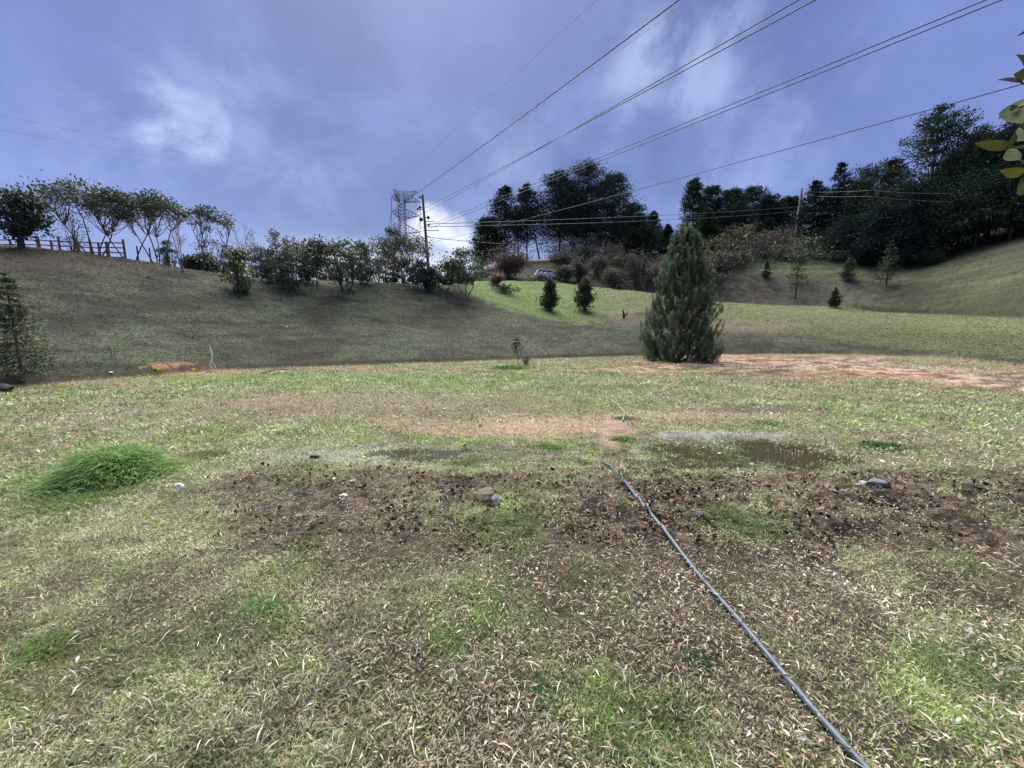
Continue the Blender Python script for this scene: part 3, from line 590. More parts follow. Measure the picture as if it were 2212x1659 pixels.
bt(163, 524, 452, 62, 'small leafy green bush growing beside the rail fence under the first umbrella tree', name='bush', cat='bush', t0=.15, clumps=26, lpc=50, leaf=.24, col=Gm, seed=2, depth=1)
ug = 'umbrella-shaped trees on the left bank'
def um(px, top, wpx, depth, label, seed, stems=3, clumps=44, **k):
    p = P_(px, depth); kk = dict(umb=.74, stems=stems, t0=.42, clumps=int(clumps*1.35), lpc=30, leaf=.24, col=(.07, .092, .07), col2=(.13, .165, .11), bark=BARK_G*1.1, rad=.075, cr_rad=.085, seed=seed, group=ug, flat=.45, depth=.75); kk.update(k)
    return broad('umbrella_tree', p, toph(px, top-4, p), pw(wpx, depth)*1.06, label, **kk)
um(205, 386, 185, 30.5, 'widest umbrella-shaped tree with bare slanting limbs over the end of the rail fence', 3, 4, 60, lean=-.02)
um(283, 404, 150, 31, 'umbrella-shaped tree with one straight pale trunk just past the end of the rail fence', 4, 2, 46)
um(345, 406, 130, 31.5, 'umbrella-shaped tree on several slanting stems, last of the three touching crowns', 5, 4, 50)
um(465, 436, 92, 33, 'small flat-topped umbrella tree standing alone between two pale leafless trees', 6, 3, 26)
um(868, 503, 135, 38.5, 'broad umbrella-shaped tree in front of the steel lattice tower', 7, 4, 60, t0=.3, umb=.35, col=(.06, .08, .045), col2=(.11, .13, .07), leaf=.24)
br_(398, 436, 70, 'tall pale leafless tree between the umbrella-shaped trees on the left bank', base=588, name='bare_tree', cat='bare tree', stems=4, br=12, tw=6, col=BARK_P, rad=.03, seed=8, t0=.35)
br_(540, 474, 90, 'pale leafless tree with a spreading top behind the bushes on the left bank', depth=36, name='bare_tree', cat='bare tree', stems=6, br=9, tw=5, col=BARK_P*.8, rad=.032, seed=9, t0=.4, leafy=.15)
br_(610, 489, 80, 'reddish half-leafless tree rising behind the hedge bushes', depth=36, name='bare_tree', cat='bare tree', stems=6, br=9, tw=5, col=BARK_G, rad=.032, seed=10, t0=.4, leafy=.75, lcol=(.14, .09, .08), leaf=.2)
br_(650, 498, 60, 'smaller reddish half-leafless tree rising behind the hedge bushes', depth=37, name='bare_tree', cat='bare tree', stems=5, br=8, tw=5, col=BARK_G, rad=.03, seed=11, t0=.4, leafy=.7, lcol=(.15, .10, .08), leaf=.2)
br_(677, 463, 44, 'thin distant leafless tree standing highest above the hedge line', depth=60, name='bare_tree', cat='bare tree', stems=1, br=22, tw=4, col=BARK_G, rad=.07, seed=12, t0=.35)
br_(1040, 548, 70, 'faint pale leafless tree behind the leafy green trees right of the wooden pole', depth=60, name='bare_tree', cat='bare tree', stems=5, br=8, tw=5, col=BARK_P, rad=.05, seed=13, leafy=.3)
# bushes along the crest, left to right
bl = [(368, 563, 516, 34, Gk, .1, 'dark round bush at the foot of the third umbrella tree'), (470, 588, 512, 62, (.05, .055, .03), .15, 'dark bush below the small flat-topped umbrella tree'),
      (522, 630, 534, 58, (.085, .095, .035), .05, 'yellowish green bush growing lowest on the left bank'), (497, 585, 525, 50, (.045, .06, .035), .1, 'dark leafy bush behind the yellowish green bush'),
      (560, 600, 530, 60, (.035, .05, .03), .1, 'dark drooping-leaved bush right of the yellowish green bush'), (592, 610, 533, 60, (.045, .06, .04), .1, 'grey-green bush with hanging leaves in the hedge row'),
      (625, 628, 528, 74, (.05, .065, .045), .08, 'large grey-green bush reaching down the bank in the hedge row'), (668, 612, 545, 46, (.04, .06, .035), .1, 'small dark bush left of the slim yellow-green tree'),
      (742, 628, 515, 84, (.05, .065, .032), .1, 'wide dark bush with a rounded top right of the slim yellow-green tree'), (700, 605, 530, 40, (.04, .055, .03), .1, 'narrow dark bush directly behind the slim yellow-green tree'),
      (785, 612, 520, 58, (.06, .07, .04), .12, 'olive bush left of the white-stemmed twiggy tree'), (905, 622, 560, 48, (.05, .065, .045), .1, 'grey-green bush under the broad umbrella tree beside the wooden pole'),
      (930, 628, 575, 36, (.035, .05, .028), .08, 'low dark bush at the foot of the wooden pole'), (1035, 606, 570, 50, (.04, .045, .03), .1, 'dark bush behind the bright green tree on the corner of the bank')]
for i_, (px, ba, tp_, w_, c_, t_, lab) in enumerate(bl):
    bt(px, ba, tp_, w_, lab, name='bush', cat='bush', t0=t_, stems=3, clumps=36, lpc=48, leaf=.25, col=np.array(c_)*1.5+[0, 0, .01], col2=np.array(c_)*3+[0, 0, .02], seed=40+i_, droop=1.2, group='bushes along the crest of the left bank', cr_rad=.15, depth=.9)
for i_, (px, dp, tp_, w_, lab) in enumerate(((445, 34, 545, 50, 'low dark bush in the back row left of the small flat-topped umbrella tree'), (580, 37, 538, 60, 'low dark bush in the back row under the reddish half-leafless tree'), (645, 38, 535, 64, 'low dark bush in the back row under the smaller reddish tree'),
        (715, 39, 530, 60, 'low dark bush in the back row behind the slim yellow-green tree trunk'), (765, 40, 528, 60, 'low dark bush in the back row right of the wide rounded bush'), (805, 41, 530, 54, 'low dark bush in the back row left of the white-stemmed twiggy tree'),
        (840, 42, 540, 56, 'low dark bush in the back row right of the white-stemmed twiggy tree'), (880, 42, 552, 60, 'low dark bush in the back row under the broad umbrella tree'), (985, 46, 560, 56, 'low dark bush in the back row between the two green corner trees'), (415, 33.5, 552, 40, 'low dark bush in the back row behind the tall pale leafless tree'))):
    bt(px, 0, tp_, w_, lab, dist=dp, name='bush', cat='bush', t0=.04, stems=3, clumps=30, lpc=46, leaf=.25, col=(.045, .062, .045), col2=(.09, .12, .08), seed=220+i_, droop=1.2, group='bushes along the crest of the left bank', cr_rad=.15, depth=.9)
bt(687, 624, 512, 62, 'slim yellow-green tree with a bare straight trunk rising out of the hedge row', t0=.4, clumps=30, lpc=44, leaf=.24, col=(.06, .08, .025), col2=(.12, .13, .04), seed=60, bark=BARK_P*.7)
bt(850, 585, 492, 40, 'upright bush with pointed leafy shoots beside the broad umbrella tree', name='bush', cat='bush', t0=.3, clumps=22, lpc=40, leaf=.4, col=(.05, .07, .035), seed=61, droop=-1.2)
br_(820, 537, 56, 'twiggy grey tree with a thin white stem left of the broad umbrella tree', base=628, name='bare_tree', cat='bare tree', stems=1, br=34, tw=6, col=BARK_P*.9, rad=.05, seed=62, t0=.35, leafy=.4, lcol=(.10, .09, .07), leaf=.14)
bt(960, 628, 553, 62, 'dark green round tree left of the bright green tree on the corner of the bank', t0=.18, stems=2, clumps=34, lpc=60, leaf=.24, col=(.042, .065, .025), seed=63, depth=1)
bt(1006, 638, 541, 80, 'bright green small tree with a thin forked trunk on the corner of the bank', t0=.28, stems=3, clumps=42, lpc=58, leaf=.24, col=(.045, .095, .030), col2=(.09, .17, .055), seed=64, depth=1, bark=BARK_P*.7, cr_rad=.13)
# --- bushes on and behind the lawn
def leafy_cone(px, ba, tp_, w_, lab, seed, c_=(.045, .06, .03)):
    p = hit(px, ba); h = toph(px, tp_, p)
    conifer('conical_bush', p, h, pw(w_, p[1]), lab, cat='bush', group='two conical bushes on the bright lawn', t0=.02, n=120, lpb=44, leaf=.30, col=c_, col2=np.array(c_)*2.1, up=.5, prof=.6, seed=seed, ragged=.75, thick=.17, mt=M_leaf)
leafy_cone(1187, 671, 607, 40, 'left one of the two dark conical bushes planted on the bright lawn', 70)
leafy_cone(1263, 672, 602, 44, 'right one of the two conical bushes on the bright lawn, with a lighter pointed top', 71, (.052, .068, .03))
br_(1100, 562, 118, 'wide rounded reddish-purple bush behind the lawn, left of the parked car', depth=67, stems=36, br=9, tw=6, col=(.12, .08, .078), rad=.03, seed=72, leafy=.9, lcol=(.11, .068, .070), leaf=.3, t0=.05)
br_(1072, 598, 40, 'low reddish bush on the left end of the lawn beside the bright green tree', base=618, stems=14, br=6, tw=5, col=(.12, .07, .06), rad=.02, seed=73, leafy=.8, lcol=(.11, .055, .05), leaf=.2, t0=.05)
bt(1092, 634, 615, 52, 'low dark green ground bush on the slope of the bright lawn', name='bush', cat='bush', t0=.02, clumps=18, lpc=40, leaf=.22, col=Gd, seed=74)
bt(1170, 611, 598, 60, 'low dark bush on the earth bank directly under the parked car', dist=64.5, name='bush', cat='bush', t0=.0, clumps=20, lpc=40, leaf=.3, col=(.04, .05, .03), seed=75)
sg = 'grey leafless shrubs behind the lawn'
sh = [(1225, 585, 48, 68, 'right of the parked car, nearest to it'), (1252, 572, 60, 70, 'with the palest stems, above the right conical bush'), (1290, 560, 66, 74, 'tall and dense, second row behind the right conical bush'), (1322, 585, 54, 68, 'low and twiggy, over the middle of the lawn edge'),
      (1345, 558, 64, 76, 'broad, highest on the slope left of the pine tree'), (1378, 545, 70, 72, 'tall with pale forked trunks, left of the pine tree'), (1404, 570, 50, 69, 'touching the left edge of the pine tree top'), (1215, 560, 60, 82, 'far up the slope under the dark tree trunks'), (1262, 548, 70, 88, 'far up the slope under the middle of the dark trees'), (1310, 545, 70, 86, 'far up the slope under the green conifer')]
for i_, (px, tp_, w_, dp, lab) in enumerate(sh):
    w_ *= 1.25
    br_(px, tp_, w_, 'grey-brown leafless shrub '+lab, depth=dp, stems=20, br=9, tw=6, col=(.135, .115, .105) if i_ % 3 else (.21, .19, .17), rad=.045, seed=80+i_, leafy=.75, lcol=(.085, .08, .055), leaf=.26, t0=.1, group=sg)
bt(1338, 622, 590, 50, 'small leafy dark bush among the grey shrubs over the lawn edge', dist=66, name='bush', cat='bush', t0=.05, clumps=18, lpc=40, leaf=.3, col=(.045, .055, .035), seed=95)
# --- tall dark trees in the middle
dg = 'tall dark trees on the hill in the middle'
DK = (.032, .050, .040)
def dt(px, tp_, w_, dp, lab, seed, group=dg, t0=.22, n=240, lpb=62, leaf=.46, up=.12, prof=.45, col=DK, **k):
    w_ = w_*(1.28 if group == dg else 1.12); col = np.array(col)*((1, 1, 1), (1.25, 1.35, 1.1), (.9, .95, 1.05))[seed % 3]; k.setdefault('col2', col*1.5)
    p = P_(px, dp); kk = dict(group=group, t0=t0, n=n, lpb=lpb, leaf=leaf, up=up, prof=prof, col=col, seed=seed, thick=.09); kk.update(k)
    return conifer('dark_conifer', p, toph(px, tp_, p), pw(w_, dp), lab, cat='conifer', **kk)
dt(1092, 404, 92, 96, 'tall dark conifer with a pointed layered top, left of its twin in the middle group', 101, t0=.2, prof=.6, trunks=3)
dt(1138, 398, 82, 97, 'tall slender dark conifer between its left twin and the largest dark tree', 102, t0=.28, prof=.65, trunks=2)
dt(1054, 474, 64, 95, 'short rounded dark conifer at the left end of the middle group', 103, t0=.12, prof=.35, col=(.03, .04, .02))
dt(1208, 378, 104, 98, 'massive dark tree with a bare pale lower trunk, left part of the largest crown', 104, t0=.26, prof=.32, n=300, trunks=2)
dt(1265, 358, 130, 100, 'tallest and widest dark tree of the middle group', 105, t0=.12, prof=.36, n=360)
dt(1320, 378, 112, 101, 'dark tree forming the right shoulder of the largest crown', 106, t0=.05, prof=.42, n=320)
dt(1362, 440, 96, 103, 'lower dark tree at the right end of the largest crown', 107, t0=.03, prof=.5)
dt(1375, 464, 96, 93, 'broad mid-green conifer in front of the right end of the middle group', 108, t0=.0, prof=.7, col=(.028, .052, .030), leaf=.5, n=260)
dt(1408, 458, 52, 100, 'small dark conifer behind the broad mid-green conifer', 109, t0=.05, prof=.7, n=150)
dt(1441, 486, 44, 98, 'little pointed conifer in the gap left of the pine tree top', 110, t0=.0, prof=.8, n=130, col=(.022, .036, .022))
dt(1240, 440, 150, 108, 'dark tree at the back filling the middle of the largest crown', 111, t0=.02, prof=.4, n=300)
# --- dark trees right of the pine
rg = 'dark trees on the ridge right of the pine tree'
dt(1492, 388, 62, 106, 'tall dark conifer with a ragged leafless left side right of the pine tree top', 121, rg, t0=.1, prof=.45, n=240)
dt(1530, 402, 70, 108, 'dark rounded tree second from the left on the ridge behind the pine', 122, rg, t0=.0, prof=.4, n=260)
dt(1572, 412, 80, 110, 'wide dark tree in the middle of the ridge group', 123, rg, t0=.0, prof=.35, n=260)
dt(1622, 406, 84, 110, 'wide dark tree with an uneven top left of the grey pole', 124, rg, t0=.0, prof=.33, n=280)
dt(1660, 424, 70, 108, 'dark green tree just left of the grey pole', 125, rg, t0=.0, prof=.4, n=220, col=(.022, .036, .024))
dt(1700, 428, 70, 112, 'low dark green tree directly behind the grey pole', 126, rg, t0=.0, prof=.35, n=220, col=(.022, .036, .024))
dt(1524, 452, 58, 96, 'mid-green conifer in front of the dark ridge trees', 127, rg, t0=.02, prof=.7, n=180, col=(.026, .046, .026), leaf=.5)
dt(1657, 472, 48, 97, 'small green pointed conifer in front of the ridge trees left of the grey pole', 128, rg, t0=.0, prof=.8, n=150, col=(.028, .052, .028), leaf=.42)
dt(1590, 440, 90, 104, 'low dark conifer filling the middle of the ridge group', 129, rg, t0=.0, prof=.4, n=200)
# --- the right-hand wood
fg = 'dark wood on the right'
dt(1752, 392, 74, 92, 'pointed conifer with bare drooping top branches right of the grey pole', 131, fg, t0=.02, prof=.6, n=240, dead=.25, col=(.02, .034, .022))
dt(1800, 352, 84, 92, 'conifer with two bare spires at the left end of the right-hand wood', 132, fg, t0=.02, prof=.75, n=260, col=(.02, .032, .025), dead=.15)
dt(1842, 392, 90, 88, 'dark tree in the dip between the bare spires and the tallest conifer', 133, fg, t0=.0, prof=.4, n=260)
dt(1838, 470, 120, 80, 'low dark tree at the bottom left corner of the right-hand wood', 134, fg, t0=.0, prof=.35, n=300)
dt(1908, 345, 80, 80, 'dark conifer with reddish branch tips directly left of the tallest conifer', 135, fg, t0=.0, prof=.5, n=260, col=(.022, .027, .019))
dt(1988, 238, 235, 74, 'tallest conifer of the right-hand wood with tiered upswept branches', 136, fg, t0=.08, prof=.55, n=230, up=.42, layer=13, leaf=.42, thick=.05, ragged=.5, lpb=110)
dt(1945, 396, 130, 74, 'dark bulky tree in front of the tallest conifer', 137, fg, t0=.0, prof=.3, n=320, leaf=.4)
dt(2068, 288, 150, 74, 'dark feathery conifer just right of the tallest conifer', 138, fg, t0=.1, prof=.45, n=320, up=.35, leaf=.5)
dt(2035, 372, 135, 71, 'dark tree with drooping branches in front of the feathery conifer', 139, fg, t0=.05, prof=.33, n=320, leaf=.45)
dt(2130, 286, 140, 68, 'dark tree with a rounded top near the right edge of the wood', 140, fg, t0=.14, prof=.33, n=340, leaf=.45, trunks=3)
dt(2205, 246, 165, 64, 'highest dark tree at the right edge behind the yellow-green leaves', 141, fg, t0=.14, prof=.3, n=380, leaf=.42, trunks=3)
dt(2105, 372, 130, 66, 'lower dark tree with its trunk showing at the right edge of the wood', 142, fg, t0=.22, prof=.3, n=300, leaf=.4)
dt(1900, 440, 110, 74, 'dark tree above the two small conifers on the grass slope', 143, fg, t0=.0, prof=.3, n=280)
dt(2180, 365, 130, 62, 'lower dark tree at the far right above the grass slope', 144, fg, t0=.2, prof=.3, n=280, leaf=.4)
for i_, (px, tp_, dp) in enumerate(((1870, 330, 95), (2030, 350, 90), (2160, 310, 80), (2262, 240, 61), (2290, 200, 66))):
    dt(px, tp_+30, 150, dp, ['dark tree far back behind the reddish-tipped conifer', 'dark tree far back behind the feathery conifer', 'dark tree far back near the right edge', 'dark tree cut off by the right edge, nearer one', 'dark tree cut off by the right edge, further back'][i_], 150+i_, fg, t0=.0, prof=.3, n=300)
# --- shrubs on the slope between pine and pole
vg = 'shrubs on the slope below the grey pole'
for i_, (px, tp_, w_, dp, c_, lab) in enumerate(((1545, 512, 70, 88, (.07, .078, .032), 'olive shrub right beside the pine tree top'), (1575, 492, 66, 94, (.085, .092, .035), 'yellowish shrub high on the slope left of the tilted yellow marker'),
        (1612, 484, 60, 97, (.08, .088, .034), 'yellow-green shrub at the foot of the dark ridge trees'), (1560, 540, 66, 80, (.06, .068, .034), 'dull green shrub lower down beside the pine tree'),
        (1605, 512, 70, 90, (.075, .078, .036), 'olive shrub in the middle of the slope'), (1548, 565, 60, 78, (.055, .052, .040), 'brownish shrub at the bottom of the slope beside the pine'),
        (1736, 528, 80, 86, (.05, .062, .035), 'wide green shrub right under the grey pole'), (1790, 512, 90, 84, (.05, .07, .045), 'grey-green spreading shrub right of the grey pole'), (1700, 560, 50, 80, (.045, .06, .032), 'small green shrub behind the small dark-trunked conifer'), (1640, 500, 80, 94, (.06, .065, .036), 'dull olive shrub between the yellow-green shrub and the grey pole'), (1580, 528, 70, 84, (.055, .055, .038), 'brownish olive shrub behind the shrubs beside the pine'), (1625, 535, 80, 87, (.06, .062, .04), 'low spreading olive shrub left of the purple-grey shrubs'), (1700, 520, 80, 90, (.05, .06, .038), 'grey-olive shrub just left of the foot of the grey pole'), (1770, 535, 80, 82, (.05, .066, .04), 'low grey-green shrub in front of the left end of the wood'), (1535, 590, 60, 74, (.05, .048, .04), 'dark brownish shrub lowest behind the right side of the pine'))):
    broad('shrub', P_(px, dp), toph(px, tp_, P_(px, dp)), pw(w_*1.25, dp), lab, cat='shrub', t0=.02, stems=3, clumps=26, lpc=44, leaf=.42, col=np.array(c_)*.85, col2=np.array(c_)*1.5, seed=160+i_, group=vg, depth=1)
for i_, (px, tp_, w_, dp, lab) in enumerate(((1638, 520, 70, 84, 'purple-grey leafless shrub left of the tilted yellow marker'), (1662, 512, 60, 88, 'purple-grey leafless shrub behind the tilted yellow marker'), (1595, 548, 56, 80, 'purple-grey leafless shrub lowest on the slope'), (1690, 500, 66, 92, 'purple-grey leafless shrub highest on the slope, beside the grey pole'), (1765, 500, 60, 90, 'purple-grey leafless shrub right of the grey pole'))):
    br_(px, tp_, w_, lab, depth=dp, stems=14, br=8, tw=5, col=(.13, .105, .11), rad=.04, seed=180+i_, leafy=.3, lcol=(.09, .07, .07), leaf=.22, t0=.08, group='purple-grey shrubs on the slope below the pole')
for i_, (px, dp, tp_, w_, c_, lab) in enumerate(((1560, 79, 556, 80, (.07, .062, .055), 'dull brown shrub low beside the right edge of the pine tree'), (1600, 82, 548, 76, (.065, .066, .045), 'dull olive shrub above the short pale sapling'), (1650, 83, 543, 70, (.07, .06, .06), 'purplish shrub above the right pale sapling'),
        (1690, 84, 538, 76, (.06, .066, .042), 'olive shrub under the tilted yellow marker'), (1735, 80, 552, 76, (.05, .066, .042), 'dark green shrub above the bare-trunked young conifer'), (1790, 79, 548, 76, (.045, .06, .042), 'dark green shrub at the left corner of the wood'), (1655, 92, 506, 70, (.07, .062, .06), 'purplish shrub high behind the yellow marker'))):
    broad('shrub', P_(px, dp), toph(px, tp_, P_(px, dp)), pw(w_, dp), lab, cat='shrub', t0=.02, stems=3, clumps=30, lpc=44, leaf=.38, col=np.array(c_)*.9, col2=np.array(c_)*1.7, seed=240+i_, group=vg, depth=1)
for i_, (px, ba, tp_, lab) in enumerate(((1625, 590, 556, 'thin pale sapling, left of two above the dark slope'), (1662, 580, 548, 'thin pale sapling, right of two above the dark slope'), (1602, 580, 560, 'short pale sapling nearest the pine tree on the terrace'))):
    br_(px, tp_, 16, lab, base=ba, name='sapling', cat='sapling', stems=1, br=10, tw=3, col=BARK_P, rad=.05, seed=190+i_, leafy=.3, lcol=(.08, .09, .05), leaf=.2)
# --- young conifers planted on the grass slopes
yg = 'young conifers planted on the grass slopes'
def yc(px, ba, tp_, w_, lab, seed, **k):
    p = hit(px, ba); kk = dict(group=yg, t0=.12, n=110, lpb=40, leaf=.19, up=.18, prof=.85, col=(.034, .055, .030), col2=(.07, .10, .045), seed=seed, thick=.09, mt=M_leaf, ragged=.6, layer=11); kk.update(k)
    conifer('young_conifer', p, toph(px, tp_, p), pw(w_, p[1]), lab, **kk)
yc(1718, 647, 556, 62, 'young conifer with a visible bare trunk on the dark slope right of the pine', 201, t0=.22)
yc(1832, 608, 557, 34, 'small dark round conifer against the base of the right-hand wood', 202, t0=.02, prof=.5, n=150)
yc(1914, 618, 522, 56, 'taller young conifer on the slope in front of the right-hand wood', 203, t0=.06, n=130)
yc(1801, 664, 622, 26, 'smallest conifer standing at the edge of the pale grass ridge', 204, t0=.02)
yc(1655, 600, 566, 22, 'tiny dark conifer between the pale saplings', 205, t0=.05)
yc(2006, 573, 545, 60, 'low dark shrubby conifer under the trees at the top of the grass slope', 206, t0=.0, prof=.4)
yc(50, 822, 590, 128, 'sparse drooping green conifer on the bank at the left edge of the field', 207, t0=.06, n=210, lpb=44, leaf=.10, col=(.085, .112, .055), col2=(.13, .16, .075), thick=.08, up=-.12, bark=BARK_G, layer=16, prof=.8)
# --- saplings and dead wood along the foot of the bank
br_(1120, 716, 56, 'slender leafy sapling with a pale stem at the foot of the bank in the centre', base=789, name='sapling', cat='sapling', stems=2, br=16, tw=5, col=(.42, .40, .34), rad=.034, seed=211, leafy=.9, lcol=(.20, .24, .14), leaf=.12, t0=.4)
br_(1136, 762, 34, 'small dry grey bush at the foot of the slender sapling', base=788, stems=16, br=7, tw=5, col=(.22, .19, .16), rad=.014, seed=212, t0=.1)
br_(246, 734, 26, 'small bare forked sapling on the bank left of the white forked stick', base=771, name='sapling', cat='sapling', stems=5, br=4, tw=2, col=(.24, .23, .18), rad=.012, seed=213, t0=.3)
def poly(name, label, cat, pts, r0, r1, col, kids=(), mt=M_bark):
    a = Acc(); pts = np.array(pts, float); a.tube(pts, np.linspace(r0, r1, len(pts)), col, 6)
    for k in kids: a.tube(np.array(k, float), np.linspace(r0*.6, r1*.5, len(k)), col, 5)
    o = a.build(name, mt, origin=pts[0]); tag(o, label, cat); return o
p = hit(461, 803); q = lambda dx, dz, dy=0: p+np.array([dx/F*p[1], dy, dz/F*p[1]])
poly('forked_stick', 'white bare forked stick standing upside down at the foot of the left bank', 'stick', [q(-1, 24), q(1, 36), q(-1, 48), q(-3, 57)], .035, .024, (.75, .73, .68), ([q(-1, 24), q(-8, 14), q(-5, 4), q(-3, -2)], [q(-1, 24), q(5, 12), q(7, 2), q(9, -5)], [q(-5, 12), q(0, 8), q(3, 0)]))
p = hit(562, 808); 
poly('fallen_branch', 'grey fallen branch with an upright side twig on the red earth under the left bank', 'branch', [q(0, 1), q(20, 7, .3), q(38, 8, .5), q(58, 3, .6)], .035, .012, (.30, .27, .24), ([q(22, 7, .3), q(26, 16, .3), q(31, 28, .3)], [q(34, 8, .4), q(48, 15, .4), q(60, 17, .4)], [q(40, 7, .5), q(54, 10, .5), q(56, 0, .6)]))
p = hit(316, 600)
poly('fallen_branch', 'pale fallen branch lying high on the left bank below the umbrella trees', 'branch', [q(0, 1), q(12, 6, .2), q(24, 12, .4), q(36, 16, .6)], .04, .02, (.34, .31, .27), ([q(22, 11, .3), q(16, 28, .4), q(11, 40, .6)],))
p = hit(1347, 688)
poly('tree_stump', 'small dark broken stump on the grass between the lawn and the pine tree', 'stump', [q(0, -2), q(0, 8), q(-2, 17)], .16, .07, (.05, .04, .035), ([q(0, 4), q(6, 8), q(9, 12)],))
# ------------------------------------------------------------------ steel lattice tower
SC = np.array([.20, .225, .31])  # tower steel, with the bluish haze of distance painted into its colour
TP = at(874, 600, 130)
def tw(px, py, dd=0): return at(px, py, 130+dd)-TP
def lattice_tower():
    o = thing('lattice_tower', TP, 'grey steel lattice power line tower with three pairs of arms rising behind the hedge', 'pylon')
    ztop = tw(874, 415)[2]; zarm = [tw(874, y_)[2] for y_ in (433, 469, 502)]
    a = Acc()
    def hw(z):      # half width of the body
        t = z/ztop; return .95+(max(0, .52-t)/.52)*3.0
    zs = list(np.linspace(-6, zarm[2]-2, 6))+list(np.linspace(zarm[2]-2, ztop, 14))[1:]
    cor = lambda z, i: np.array([[-1, -1], [1, -1], [1, 1], [-1, 1]][i] + [0], float)*hw(z)*np.array([1, 1, 0])+np.array([0, 0, z])
    for i in range(4):
        for z0, z1 in zip(zs[:-1], zs[1:]):
            a.bar(cor(z0, i), cor(z1, i), .16, .16, SC)
            j = (i+1) % 4; a.bar(cor(z0, i), cor(z1, j), .07, .07, SC); a.bar(cor(z0, j), cor(z1, i), .07, .07, SC); a.bar(cor(z1, i), cor(z1, j), .09, .09, SC)
    a.build('mast', M_metal, o)
    tips = {}
    def arm(s, z, tip, rise, name='cross_arm'):
        b_ = Acc(); t_ = np.array(tip, float)
        lo = [np.array([s*hw(z), -hw(z)*.9, z]), np.array([s*hw(z), hw(z)*.9, z])]; hi = [l+np.array([0, 0, rise]) for l in lo]
        for l, h_ in zip(lo, hi):
            b_.bar(l, t_, .12, .12, SC); b_.bar(h_, t_, .11, .11, SC)
            for u in (.25, .5, .75):
                b_.bar(l+(t_-l)*u, h_+(t_-h_)*u, .07, .07, SC); b_.bar(l+(t_-l)*(u-.25), h_+(t_-h_)*u, .07, .07, SC)
        for u in (0, .25, .5, .75): b_.bar(lo[0]+(t_-lo[0])*u, lo[1]+(t_-lo[1])*u, .07, .07, SC); b_.bar(lo[0]+(t_-lo[0])*u, lo[1]+(t_-lo[1])*(u+.2), .07, .07, SC)
        return b_.build(name, M_metal, o), t_
    for k, (yl, yr) in enumerate(((419, 436), (456, 466), (494, 500))):
        for s, px, py in ((-1, 845 if k < 2 else 848, [428, 458, 495][k]), (1, 907, [436, 466, 501][k])):
            t_ = tw(px, py); cr_, t_ = arm(s, zarm[k]-.5, t_, 3.0)
            ins = Acc(); L_ = tw(px, py)[2]-tw(px, py+28)[2]
            n = 15
            for q in range(n): z_ = t_[2]-L_*(q+.5)/n; ins.tube(np.array([[t_[0], t_[1], z_+.09], [t_[0], t_[1], z_], [t_[0], t_[1], z_-.09]]), [.06, .17, .06], (.10, .11, .15), 8)
            ins.build('insulator_string', M_metal, cr_); tips[(s, k)] = TP+t_-np.array([0, 0, L_])
    for s, px, py in ((-1, 819, 402), (1, 901, 416)):
        px = 846 if s < 0 else 902; t_ = tw(px, 404 if s < 0 else 413); _, t_ = arm(s, ztop-3, t_, 3.0, 'peak_arm'); tips[(s, 'p')] = TP+t_
    return tips
tips = lattice_tower()
WC = (.035, .038, .055)
def wire(label, pts, sag, r, col=WC, group=None, name='power_line'):
    a = Acc(); P = []
    for (p0, p1), sg_ in zip(zip(pts[:-1], pts[1:]), sag):
        t = np.linspace(0, 1, 40)[:, None]; q = np.asarray(p0)*(1-t)+np.asarray(p1)*t; q[:, 2] -= 4*sg_*(t*(1-t))[:, 0]; P.append(q if not P else q[1:])
    P = np.vstack(P); o = a; a.tube(P, r, col, 5); return tag(a.build(name, M_wire, origin=P[0]), label, 'power line', group)
wg = 'conductors of the steel tower line'
def over(key, px, label, r, z=27, far=None):
    A = tips[key]; d = ray(px, 0); B = d*(z/d[2]); C_ = B+(B-A)*1.1; C_[2] = B[2]+(B[2]-A[2])*.25+4
    # the far side of the tower
    E = at(*(far or (A[0]/A[1]*F+CX-40, 640)), 330)
    # direct line A->C passing through B
    dirv = B-A; C2 = A+dirv*1.9; wire(label, [E, A, C2], [3, .9], r, group=wg)
over((-1, 0), 1432, 'power cable leaving the upper left arm of the steel tower, leftmost thick cable overhead', .055, far=(790, 660))
over((1, 0), 1681, 'left cable of the overhead pair that meets the wooden pole top in the photo', .05, far=(872, 640))
over((-1, 1), 1714, 'right cable of the overhead pair that meets the wooden pole top in the photo', .05, far=(800, 660))
over((1, 1), 2069, 'left cable of the overhead pair that leaves at the upper right corner', .05, far=(876, 640))
over((-1, 2), 2102, 'right cable of the overhead pair that leaves at the upper right corner', .05, far=(810, 660))
A = tips[(1, 2)]; B = at(2212, 145, 30); wire('lowest single power cable running to the right edge above the wood', [at(880, 640, 330), A, A+(B-A)*1.6], [3, 1.2], .04, group=wg)
for key, px, lab, fr in (((-1, 'p'), 1276, 'very thin left shield wire from the peak of the steel tower', (835, 650)), ((1, 'p'), 1476, 'very thin right shield wire from the peak of the steel tower', (880, 650))):
    A = tips[key]; d = ray(px, 0); B = d*(34/d[2]); wire(lab, [at(*fr, 330), A, A+(B-A)*1.9], [3, .5], .014, (.12, .13, .19), wg)
wire('upper of two faint thin wires crossing the sky on the left', [at(-500, 150, 50), at(760, 402, 150), at(1240, 505, 300)], [0, 0], .022, (.17, .18, .27), 'faint wires in the left sky')
wire('lower of two faint thin wires crossing the sky on the left', [at(-500, 190, 50), at(760, 416, 150), at(1240, 512, 300)], [0, 0], .022, (.17, .18, .27), 'faint wires in the left sky')
